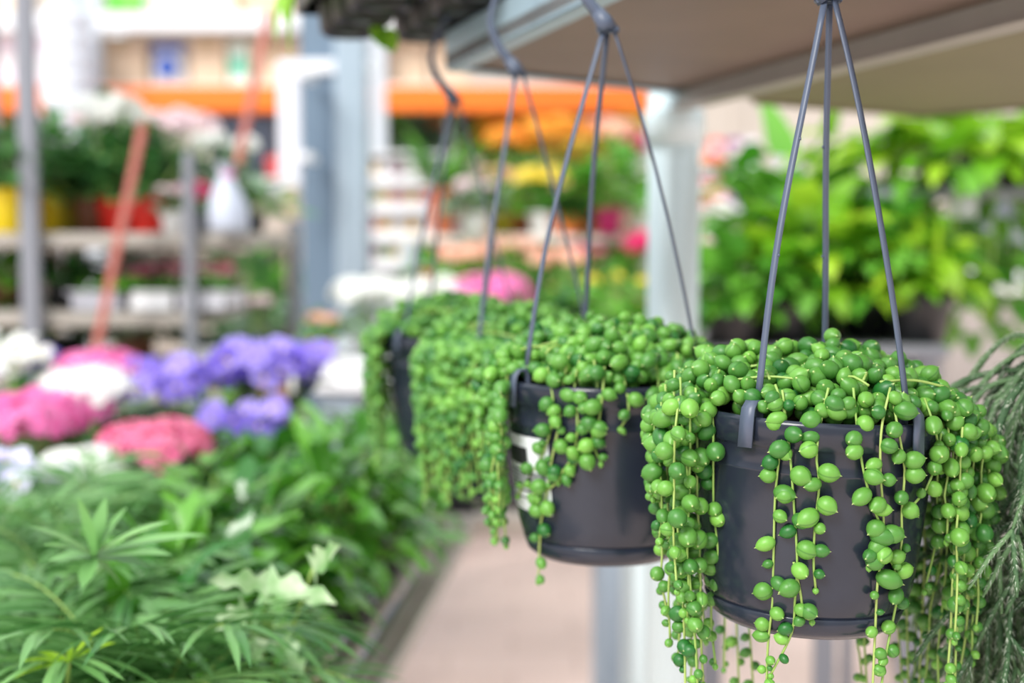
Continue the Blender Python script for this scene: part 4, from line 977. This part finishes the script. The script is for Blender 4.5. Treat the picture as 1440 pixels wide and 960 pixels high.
for i, (px, Y, w) in enumerate(((20, 2.72, 'leftmost'), (110, 2.75, 'below the red stake'), (215, 2.8, 'behind the middle violets'), (300, 2.85, 'behind the tall violet'))):
    z = .76; t = plant('agave', 'grey green sword leafed plant on the plinth before the trolley, ' + w, 'potted plant', XP(px, Y, z + .2), Y, z, ('grey', .07, .11), 'sword leafed plants before the trolley', low=True)
    fol_sword(t, .09, 30, .26, .03, 'grey', 1.3, (.6, 2.4))
t = thing('plinth', 'low grey plinth bench under the sword leafed plants', 'bench', (XP(160, 2.8, .7), 2.8, 0)); mb = MB(); mb.box((0, 0, .74), (.72, .3, .038), bev=.004); mb.build('top', ALU, t, smooth=False)
for sx in (-1, 1): mb = MB(); mb.box((sx * .32, 0, .36), (.05, .26, .721)); mb.build('leg', ALU, t, smooth=False)

# slanting red stakes
STK = mat('red_brown_stake', srgb(194, 118, 106), srgb(178, 100, 90), .6, noise=1, nscale=20)
def stake(label, pa, Ya, pb, Yb, w):
    a = P(*pa, Ya); b = P(*pb, Yb); a = a + (a - b) * 0; t = thing('stake', label, 'stake', a); mb = MB(); d = b - a
    R = d.to_track_quat('Z', 'Y').to_matrix(); mb.box(d / 2, (w, .014, d.length), R=R, bev=.003); mb.build('shaft', STK, t, smooth=False)
    mb = MB(); mb.tube([d, d + d.normalized() * .03], [w * .45, .002], 8); mb.build('tip', STK, t)
a_ = P(120, 575, 2.92); 
stake('long slanting red brown stake leaning against the plant trolley', (104, 640), 2.96, (199, 186), 3.04, .034)
stake('short slanting red brown stake at the right end of the trolley', (334, 232), 3.16, (376, 28), 3.2, .026)

# wooden crate behind the white table
t = thing('wooden_crate', 'orange brown wooden crate behind the tall violet', 'crate', (XP(388, 3.9, .9), 3.9, .71)); mb = MB(); w = .13
for k in range(4):
    mb.box((0, -.07, .03 + k * .05), (w, .01, .042)); mb.box((0, .07, .03 + k * .05), (w, .01, .042))
    for sx in (-1, 1): mb.box((sx * w / 2, 0, .03 + k * .05), (.01, .13, .042))
mb.box((0, 0, .006), (w, .14, .012)); mb.build('slats', pm('warm_crate_wood', 222, 176, 124), t, smooth=False)
mb = MB()
for sx in (-1, 1):
    for sy in (-1, 1): mb.box((sx * (w / 2 - .012), sy * .058, .105), (.018, .014, .21))
mb.build('corner_post', pm('warm_crate_wood', 222, 176, 124), t, smooth=False)
t = thing('crate_stand', 'brown stand carrying the orange brown crate', 'stand', (XP(388, 3.9, .9), 3.9, 0)); mb = MB(); mb.box((0, 0, .695), (.2, .22, .03), bev=.003); mb.build('top', WOODP, t, smooth=False)
for sx in (-1, 1):
    mb = MB(); mb.box((sx * .08, 0, .34), (.03, .18, .68)); mb.build('leg', WOODP, t, smooth=False)
bushplant('pink and white small flowered plant standing behind the wooden crate', 372, 4.12, .93, ('black', .05, .07), .09, .2, 'grey', 50, fl='blush', flR=.02, fln=5)
t = thing('tall_stand', 'narrow dark stand behind the wooden crate', 'stand', (XP(372, 4.12, .9), 4.12, 0)); mb = MB(); mb.box((0, 0, .92), (.16, .16, .018)); mb.build('top', GR, t, smooth=False); mb = MB(); mb.box((0, 0, .456), (.05, .05, .91)); mb.build('leg', GR, t, smooth=False)

# ------------------------------------------------------------------ white display table with flowers in front of the column
YD = 3.1; zD = P(0, 506, YD).z; xl = XP(406, YD, zD); xr = XP(905, YD, zD); cx = (xl + xr) / 2
t = thing('display_table', 'white display table edge with flower pots behind the far pearl plants', 'table', (cx, YD, 0)); mb = MB(); mb.box((0, .35, zD - .012), (xr - xl, .7, .024), bev=.004); mb.build('tabletop', WHITE, t, smooth=False)
mb = MB(); mb.box((0, .01, zD - .05), (xr - xl - .004, .02, .054), bev=.004); mb.build('apron', WHITE, t, smooth=False)
for x in (.11, xr - xl - .05):
    for y in (.05, .64): mb = MB(); mb.box((x - (xr - xl) / 2, y, (zD - .077) / 2), (.09 if y < .1 else .05, .05, zD - .079), bev=.006); mb.build('leg', pm('leg_grey_blue', 148, 162, 176), t, smooth=False)
GD = 'flower pots on the white display table'
bushplant('white hydrangea with green leaves at the left end of the display table', 520, 3.3, zD, ('white', .05, .055), .10, .14, 'grey', 60, .05, .035, fl='white', flR=.05, fln=4, group=GD, fz=.155)
bushplant('small orange and cream flowered plant left of the white hydrangea', 452, 3.2, zD, ('terracotta', .035, .04), .05, .10, 'mid', 40, .035, .02, fl='peach', flR=.017, fln=4, group=GD, fz=.095)
bushplant('pure white hydrangea behind the farthest hanging pot', 610, 3.3, zD, ('white', .045, .055), .09, .14, 'mid', 50, .05, .03, fl='white', flR=.05, fln=3, group=GD, fz=.155)
bushplant('bright pink hydrangea head above the third hanging pot', 700, 3.25, zD, ('white', .05, .06), .08, .15, 'mid', 40, .05, .03, fl='pink', flR=.068, fln=2, group=GD, fz=.15)
bushplant('peach and yellow flowered bush on the display table behind the straps', 650, 3.6, zD, ('terracotta', .05, .08), .11, .24, 'mid', 60, fl='peach', flR=.03, fln=6, group=GD, fz=.25)
bushplant('peach flowered bush on the display table left of the pale post', 790, 3.55, zD, ('white', .05, .08), .11, .22, 'mid', 70, fl='peach', flR=.032, fln=6, group=GD, fz=.24)
bushplant('green bush with a few yellow flowers before the pale post', 860, 3.4, zD, ('black', .05, .08), .12, .20, 'mid', 90, fl='yellow', flR=.018, fln=3, group=GD, fz=.19)
bushplant('dark green bush at the middle of the display table', 750, 3.35, zD, ('black', .05, .07), .10, .17, 'dark', 70, group=GD)

# ------------------------------------------------------------------ tiered stand behind: palms, yellow and orange pots
YU = 4.3; zU = P(0, 330, YU).z; xl = XP(560, YU, zU); xr = XP(1060, YU, zU); cx = (xl + xr) / 2
t = thing('tiered_stand', 'grey two tier stand of bright flowers behind the hanging straps', 'stand', (cx, YU, 0))
mb = MB(); mb.box((0, .2, zU - .012), (xr - xl, .5, .024), bev=.004); mb.build('upper_board', DECK, t, smooth=False)
mb = MB(); mb.box((0, .2, zU - .26), (xr - xl, .5, .024), bev=.004); mb.build('lower_board', DECK, t, smooth=False)
for x in (.03, xr - xl - .03):
    for y in (-.03, .43): mb = MB(); mb.box((x - (xr - xl) / 2, y, (zU - .02) / 2), (.04, .04, zU - .02)); mb.build('leg', RACKG, t, smooth=False)
GU = 'pots on the tiered stand'
t = plant('potted_palm', 'spiky green palm in a terracotta pot behind the farthest straps', 'palm', XP(622, 4.4, zU + .1), 4.4, zU, ('terracotta', .048, .15), low=True)
fol_sword(t, .13, 40, .29, .024, 'mid', 1.0, (.8, 3)); fol_bush(t, .13, .14, .2, 30, .1, .02, 'grey', 'lance')
bushplant('orange flowering bush on the tiered stand above the yellow one', 775, 4.55, zU, ('terracotta', .06, .10), .13, .34, 'mid', 60, fl='orange', flR=.055, fln=6, group=GU, fz=.36)
bushplant('red flowering bush on the tiered stand left of the pale post', 850, 4.6, zU, ('orange', .05, .09), .12, .32, 'mid', 50, fl='peach', flR=.05, fln=5, group=GU, fz=.36)
bushplant('wide orange flowered bush above the white pot, at the back of the tiered stand', 730, 4.68, zU, ('terracotta', .06, .10), .16, .33, 'mid', 70, fl='orange', flR=.06, fln=5, group=GU, fz=.34)
bushplant('peach and rose bush at the back of the tiered stand beside the pale post', 905, 4.7, zU, ('white', .06, .10), .15, .30, 'mid', 60, fl='rose', flR=.045, fln=5, group=GU, fz=.33)
bushplant('amber flowered bush behind the magenta pot on the tiered stand', 815, 4.72, zU, ('terracotta', .06, .10), .16, .30, 'lime', 60, fl='yellow', flR=.05, fln=5, group=GU, fz=.30)
bushplant('yellow flowering pot on the tiered stand in the middle', 762, 4.3, zU, ('white', .045, .07), .08, .18, 'mid', 40, fl='yellow', flR=.04, fln=4, group=GU, fz=.19)
bushplant('leafy green plant in a magenta pot on the tiered stand', 857, 4.25, zU, ('magenta', .044, .085), .10, .28, 'mid', 70, .09, .06, group=GU)
bushplant('white and green plant in a white pot beside the terracotta palm pot', 668, 4.25, zU, ('white', .045, .07), .07, .17, 'grey', 50, fl='blush', flR=.03, fln=3, group=GU, fz=.16)
bushplant('yellow green plant in a mustard pot between the palm and the yellow flowers', 705, 4.4, zU, ('olive', .045, .08), .09, .2, 'lime', 50, group=GU, fl='peach', flR=.035, fln=3)
bushplant('dark green plant in an orange pot left of the magenta pot', 800, 4.3, zU, ('orange', .05, .06), .07, .15, 'dark', 50, group=GU, fl='peach', flR=.03, fln=3)
bushplant('magenta pink cyclamen beside the pale post, on its left', 905, 4.2, zU - .11 - .14, ('terracotta', .05, .08), .09, .22, 'mid', 50, fl='magenta', flR=.05, fln=4, group=GU, fz=.23)
bushplant('rose red flower seen just right of the pale post', 1008, 4.2, zU - .11 - .14, ('white', .05, .08), .08, .19, 'mid', 50, fl='magenta', flR=.04, fln=2, group=GU, fz=.205)
bushplant('pale cream ball flower right of the pale post', 1010, 4.3, zU, ('white', .045, .03), .03, .06, 'grey', 16, .03, .02, fl='white', flR=.05, fln=1, group=GU, fz=.075)
bushplant('terracotta pot plant on the lower board below the palm', 620, 4.2, zU - .248, ('terracotta', .062, .135), .09, .2, 'mid', 40, group=GU)
bushplant('peach blossomed plant on the lower board of the tiered stand', 720, 4.25, zU - .248, ('terracotta', .055, .1), .10, .22, 'mid', 50, fl='peach', flR=.035, fln=4, group=GU)
bushplant('rosy blossomed plant on the lower board under the magenta pot', 815, 4.25, zU - .248, ('terracotta', .055, .11), .10, .21, 'mid', 50, fl='rose', flR=.022, fln=4, group=GU)

# ------------------------------------------------------------------ seed shelves right of the column
YS = 5.4; x0 = XP(512, YS, 1.4); x1 = XP(626, YS, 1.4); cx = (x0 + x1) / 2
t = thing('seed_display', 'white shelf unit with rows of small coloured packets right of the column', 'shelf', (cx, YS, 0))
mb = MB(); 
for x in (x0 - .012, x1 + .012): mb.box((x - cx, .15, .82), (.02, .3, 1.64))
mb.box((0, .305, .82), (x1 - x0 + .04, .012, 1.64)); mb.box((0, .15, 1.648), (x1 - x0 + .05, .32, .016)); mb.build('cabinet_body', WHITE, t, smooth=False)
rows = []
for py in (250, 288, 328, 366):
    z = P(0, py, YS).z; rows.append(z); mb = MB(); mb.box((0, .13, z - .01), (x1 - x0, .30, .016)); mb.box((0, -.022, z - .012), (x1 - x0, .008, .052)); mb.build('shelf_board', WHITE, t, smooth=False)
mb = MB(); mb.box((0, .0, .60), (x1 - x0, .02, 1.0)); mb.build('lower_panel', pm('pale_grey_panel', 206, 210, 218), t, smooth=False)
colr = [(240, 190, 60), (220, 60, 70), (120, 170, 70), (250, 240, 240), (240, 150, 160), (250, 205, 90), (150, 60, 110)]
cn = {0: 'orange yellow', 1: 'red', 2: 'green', 3: 'white', 4: 'pale pink', 5: 'light yellow', 6: 'plum'}; rw = ['top', 'second', 'third', 'lowest']; pos = ['leftmost', 'second from the left', 'third from the left', 'fourth from the left', 'fifth from the left', 'rightmost']
for r_, z in enumerate(rows):
    for k in range(6):
        ci = (k * 3 + r_ * 2 + (k > 2)) % 7; X = x0 + (k + .5) * (x1 - x0) / 6; t = thing('seed_packet', '%s seed packet on the %s white display shelf, %s' % (cn[ci], rw[r_], pos[k]), 'packet', (X, YS + .03, z - .0015), 'seed packets on the white display shelves')
        mb = MB(); mb.box((0, 0, .034), (.044, .02, .068), bev=.004); mb.build('pouch', pmat(colr[ci]), t, smooth=False); mb = MB(); mb.box((0, -.0105, .048), (.034, .002, .018)); mb.build('header', WHITE, t, smooth=False)

# red and purple goods right of the pale post
YG = 5.2; zG = P(0, 290, YG).z
t = thing('goods_shelf', 'grey shelf of red and purple packages right of the pale post', 'shelf', (XP(1030, YG, zG), YG, 0)); mb = MB(); mb.box((0, .15, zG - .01), (.5, .3, .02)); mb.build('board', RACKG, t, smooth=False)
mb = MB(); mb.box((0, .15, zG + .14), (.5, .3, .02)); mb.build('board', RACKG, t, smooth=False)
for x in (-.24, .24): mb = MB(); mb.box((x, .15, .85), (.02, .3, 1.7 if x < 9 else 1)); mb.build('side', RACKG, t, smooth=False)
for i, (px, rgb, c, row) in enumerate(((988, (216, 74, 74), 'red', 0), (1012, (240, 150, 130), 'salmon', 0), (1036, (120, 70, 130), 'purple', 0), (1060, (206, 110, 130), 'dusky pink', 0), (985, (232, 160, 120), 'apricot', 1), (1010, (224, 90, 90), 'coral red', 1), (1035, (130, 60, 130), 'violet', 1), (1058, (226, 224, 232), 'pale grey', 1))):
    z = zG + .0005 + (.15 if row else 0); t = thing('package', '%s package on the %s board right of the pale post' % (c, ('lower', 'upper')[row]), 'package', (XP(px, YG, z), YG + .06, z), 'packages on the goods shelf'); mb = MB(); mb.box((0, 0, .055), (.056, .06, .11), bev=.005); mb.build('body', pmat(rgb), t, smooth=False)
    mb = MB(); mb.box((0, -.031, .07), (.04, .002, .035)); mb.build('label_patch', pmat((240, 226, 226)), t, smooth=False)

# ------------------------------------------------------------------ big foliage at the right
YB = 2.45; zB = P(0, 486, YB).z; xl = XP(985, YB, zB); xr = XP(1335, YB, zB); cx = (xl + xr) / 2
t = thing('foliage_bench', 'dark metal bench under the large green plants at the right', 'bench', (cx, YB, 0)); mb = MB(); mb.box((0, .4, zB - .012), (xr - xl, .8, .024), bev=.003); mb.build('top', GR, t, smooth=False)
for x in (.03, xr - xl - .03):
    for y in (.03, .77): mb = MB(); mb.box((x - (xr - xl) / 2, y, (zB - .024) / 2), (.035, .035, zB - .025)); mb.build('leg', GR, t, smooth=False)
zR2 = P(0, 268, 2.75).z; xl = XP(1205, 2.75, zR2); xr = XP(1520, 2.75, zR2)
t = thing('plant_stand', 'slim grey stand lifting the glossy pot plant at upper right', 'stand', ((xl + xr) / 2, 2.75, 0)); mb = MB(); mb.box((0, .0, zR2 - .008), (xr - xl, .22, .016)); mb.build('top', GR, t, smooth=False)
for x in (-1, 1): mb = MB(); mb.box((x * ((xr - xl) / 2 - .02), 0.09, (zR2 - .016) / 2), (.022, .022, zR2 - .0165)); mb.build('leg', GR, t, smooth=False)
GF = 'large green plants at the right'
def big(label, px, Y, z, pot, rad, hgt, leaf, n, L, W, shape='heart', droop=1.1):
    n = int(n * 1.2)
    t = plant('large_foliage_plant', label, 'potted plant', XP(px, Y, z + hgt * .5), Y, z, pot, GF); fol_bush(t, pot[2] * .7, rad, hgt - pot[2] * .7, n, L, W, leaf, shape, droop, 6); return t
big('broad leafed light green plant just right of the pale post on the bench', 1095, 2.75, zB, ('black', .07, .10), .13, .40, 'mid', 75, .13, .085)
big('bushy lime green plant behind the front plant straps', 1130, 2.6, zB, ('black', .07, .10), .14, .30, 'lime', 80, .10, .07)
big('mid green leafy plant directly behind the middle strap', 1180, 2.9, zB, ('black', .07, .10), .17, .42, 'lime', 90, .12, .08)
big('dense glossy plant on the bench under the labelled pot', 1235, 2.65, zB, ('black', .08, .10), .15, .26, 'mid', 90, .10, .075)
big('yellow green leafy plant at the right end of the bench', 1290, 2.55, zB, ('black', .07, .09), .10, .20, 'lime', 55, .09, .06)
big('low dark green plant at the left end of the bench', 1030, 2.5, zB, ('black', .06, .08), .10, .17, 'gloss', 70, .08, .05, 'ovate')
big('low green plant at the centre of the bench front', 1100, 2.45 + .08, zB, ('black', .06, .08), .10, .15, 'mid', 60, .08, .05, 'ovate')
t = big('glossy bright plant in a black pot with a pale label on the slim stand', 1340, 2.75, zR2, ('black', .075, .07), .19, .16, 'lime', 120, .10, .075)
mb = MB(); curved_patch(mb, .07, .0735, -22, 22, -.055, .012, off=.004); mb.build('plant_label', LBL, t, label='pale hanging price label'); 
mb = MB()      # trailing shoots of the labelled plant
for i in range(210):
    a = rnd.uniform(-PI, PI); r = rnd.uniform(.12, .23); z = rnd.uniform(-.30, .04)
    if abs(r * math.cos(a)) < .085 and math.sin(a) < 0 and z < .03: continue
    mb.leaf((r * math.cos(a), r * math.sin(a) * .8, z), (math.cos(a), math.sin(a), -.3), (0, 0, 1), .085, .065, 1.2, .2, 'heart', 6, 0, rnd.random())
o = mb.build('trailing_leaves', LG['mid'], t); mb = MB()
for i in range(14):
    a = i * .45; mb.tube(catmull([(.03 * math.cos(a), .03 * math.sin(a), .07), (.12 * math.cos(a), .1 * math.sin(a), .09), (.16 * math.cos(a), .13 * math.sin(a), -.03), (.17 * math.cos(a), .13 * math.sin(a), -.18)], .02), .002, 4)
mb.build('stem', STEM, o)
big('green plant behind the labelled pot, cut by the right picture edge', 1440, 2.85 - .03, zR2, ('grey', .06, .07), .12, .13, 'mid', 60, .09, .07)
# black crates below the right plants, pale tray, grey box
t = thing('black_crate', 'black plastic crate at the right end of the bench behind the front pot', 'crate', (XP(1258, 2.46, zB - .2), 2.46 + .12, zB - .245)); mb = MB()
for sx in (-1, 1): mb.box((sx * .08, 0, .1), (.005, .2, .2))
for sy in (-1, 1): mb.box((0, sy * .1, .1), (.16, .005, .2)); mb.box((0, sy * .103, .195), (.17, .008, .012))
mb.box((0, 0, .003), (.16, .2, .006)); mb.build('shell', BLACKP, t, smooth=False)
t = thing('crate_shelf', 'lower metal board carrying the black crate under the bench', 'shelf', (XP(1258, 2.46, zB - .2), 2.58, 0)); mb = MB(); mb.box((0, 0, zB - .252), (.2, .24, .012)); mb.build('board', GR, t, smooth=False)
for sx in (-1, 1): mb = MB(); mb.box((sx * .085, .09, (zB - .2585) / 2), (.02, .02, zB - .2585)); mb.build('leg', GR, t, smooth=False)
YK = 3.6; zK = P(0, 402, YK).z
t = thing('counter_block', 'grey concrete coloured counter behind the cactus at the right', 'counter', (XP(1480, YK, zK), YK + .3, 0)); mb = MB(); w = 2 * (XP(1480, YK, zK) - XP(1335, YK, zK)); mb.box((0, 0, zK / 2 - .015), (w, .6, zK - .03), bev=.005); mb.build('body', pm('warm_grey_panel', 164, 154, 150), t, smooth=False)
mb = MB(); mb.box((0, -.01, zK - .015), (w + .02, .64, .03), bev=.004); mb.build('worktop', pm('light_worktop', 216, 214, 206), t, smooth=False)
t = seed_tray('bright white tray on the grey counter at the right picture edge', 1400, YK + .18, zK, .24, .22, TRW, 'grey', None, fn=0, lip=.065, n=26)
carton(1372, 1480, 268, zK, YK + .35, 'dark grey box on the counter cut by the right picture edge', (96, 100, 108), 'package', 'box', ((130, 134, 142), .5, .25))
# pale bucket glimpsed between cactus stems
t = thing('bucket', 'white bucket on the floor glimpsed through the cactus stems', 'bucket', (XP(1408, 4.3, .5), 4.3, P(0, 728, 4.3).z - 0)); t.location.z = .0
zb_ = P(0, 728, 4.3).z; mb = MB(); 
mb.lathe([(.0005, 0), (.085, 0), (.10, .005), (.115, .45), (.12, .46), (.12, .49), (.113, .49), (.108, .44), (.0005, .43)], n=28); mb.build('pail', WHITE, t)
mb = MB(); mb.tube([(.118 * math.cos(a), -.02 - .10 * math.sin(a), .47 - .10 * math.sin(a)) for a in [PI * k / 12 for k in range(13)]], .003, 5); mb.build('handle', GR, t)

# ------------------------------------------------------------------ light, sky, camera
w = bpy.data.worlds.new('World'); bpy.context.scene.world = w; w.use_nodes = True
nt = w.node_tree; bg = nt.nodes['Background']; tc = nt.nodes.new('ShaderNodeTexCoord'); sx = nt.nodes.new('ShaderNodeSeparateXYZ'); rp = nt.nodes.new('ShaderNodeValToRGB')   # bright glazed roof, duller hall sides
nt.links.new(tc.outputs['Generated'], sx.inputs[0]); nt.links.new(sx.outputs['Z'], rp.inputs['Fac']); nt.links.new(rp.outputs['Color'], bg.inputs['Color'])
rp.color_ramp.elements[0].position = 0; rp.color_ramp.elements[0].color = (.42, .42, .42, 1); rp.color_ramp.elements[1].position = .75; rp.color_ramp.elements[1].color = (.90, .96, 1, 1)
e_ = rp.color_ramp.elements.new(.25); e_.color = (.62, .65, .68, 1)
bg.inputs['Strength'].default_value = 1.5
def area(name, loc, rot, sx, sy, e, col=(1, 1, 1)):
    l = bpy.data.lights.new(name, 'AREA'); l.shape = 'RECTANGLE'; l.size = sx; l.size_y = sy; l.energy = e; l.color = col
    o = bpy.data.objects.new(name, l); C.objects.link(o); o.location = loc; o.rotation_euler = rot; return o
sun = bpy.data.lights.new('roof_daylight', 'SUN'); sun.energy = 3.0; sun.angle = math.radians(26); sun.color = (1, .97, .92)
so_ = bpy.data.objects.new('roof_daylight', sun); C.objects.link(so_); so_.rotation_euler = (math.radians(38), math.radians(-34), 0)
cam = bpy.data.cameras.new('Camera'); co = bpy.data.objects.new('Camera', cam); C.objects.link(co)
co.location = (0, 0, H); co.rotation_euler = (PI / 2 - PITCH, 0, 0); cam.sensor_width = 36; cam.lens = FPX / 1440 * 36; cam.clip_start = .02
cam.dof.use_dof = True; cam.dof.focus_distance = .725; cam.dof.aperture_fstop = 3.9; cam.dof.aperture_blades = 0
bpy.context.scene.camera = co
sc = bpy.context.scene; sc.view_settings.view_transform = 'Standard'; sc.view_settings.look = 'None'; sc.view_settings.gamma = 1; sc.view_settings.use_curve_mapping = False
sc.view_settings.exposure = 0.2
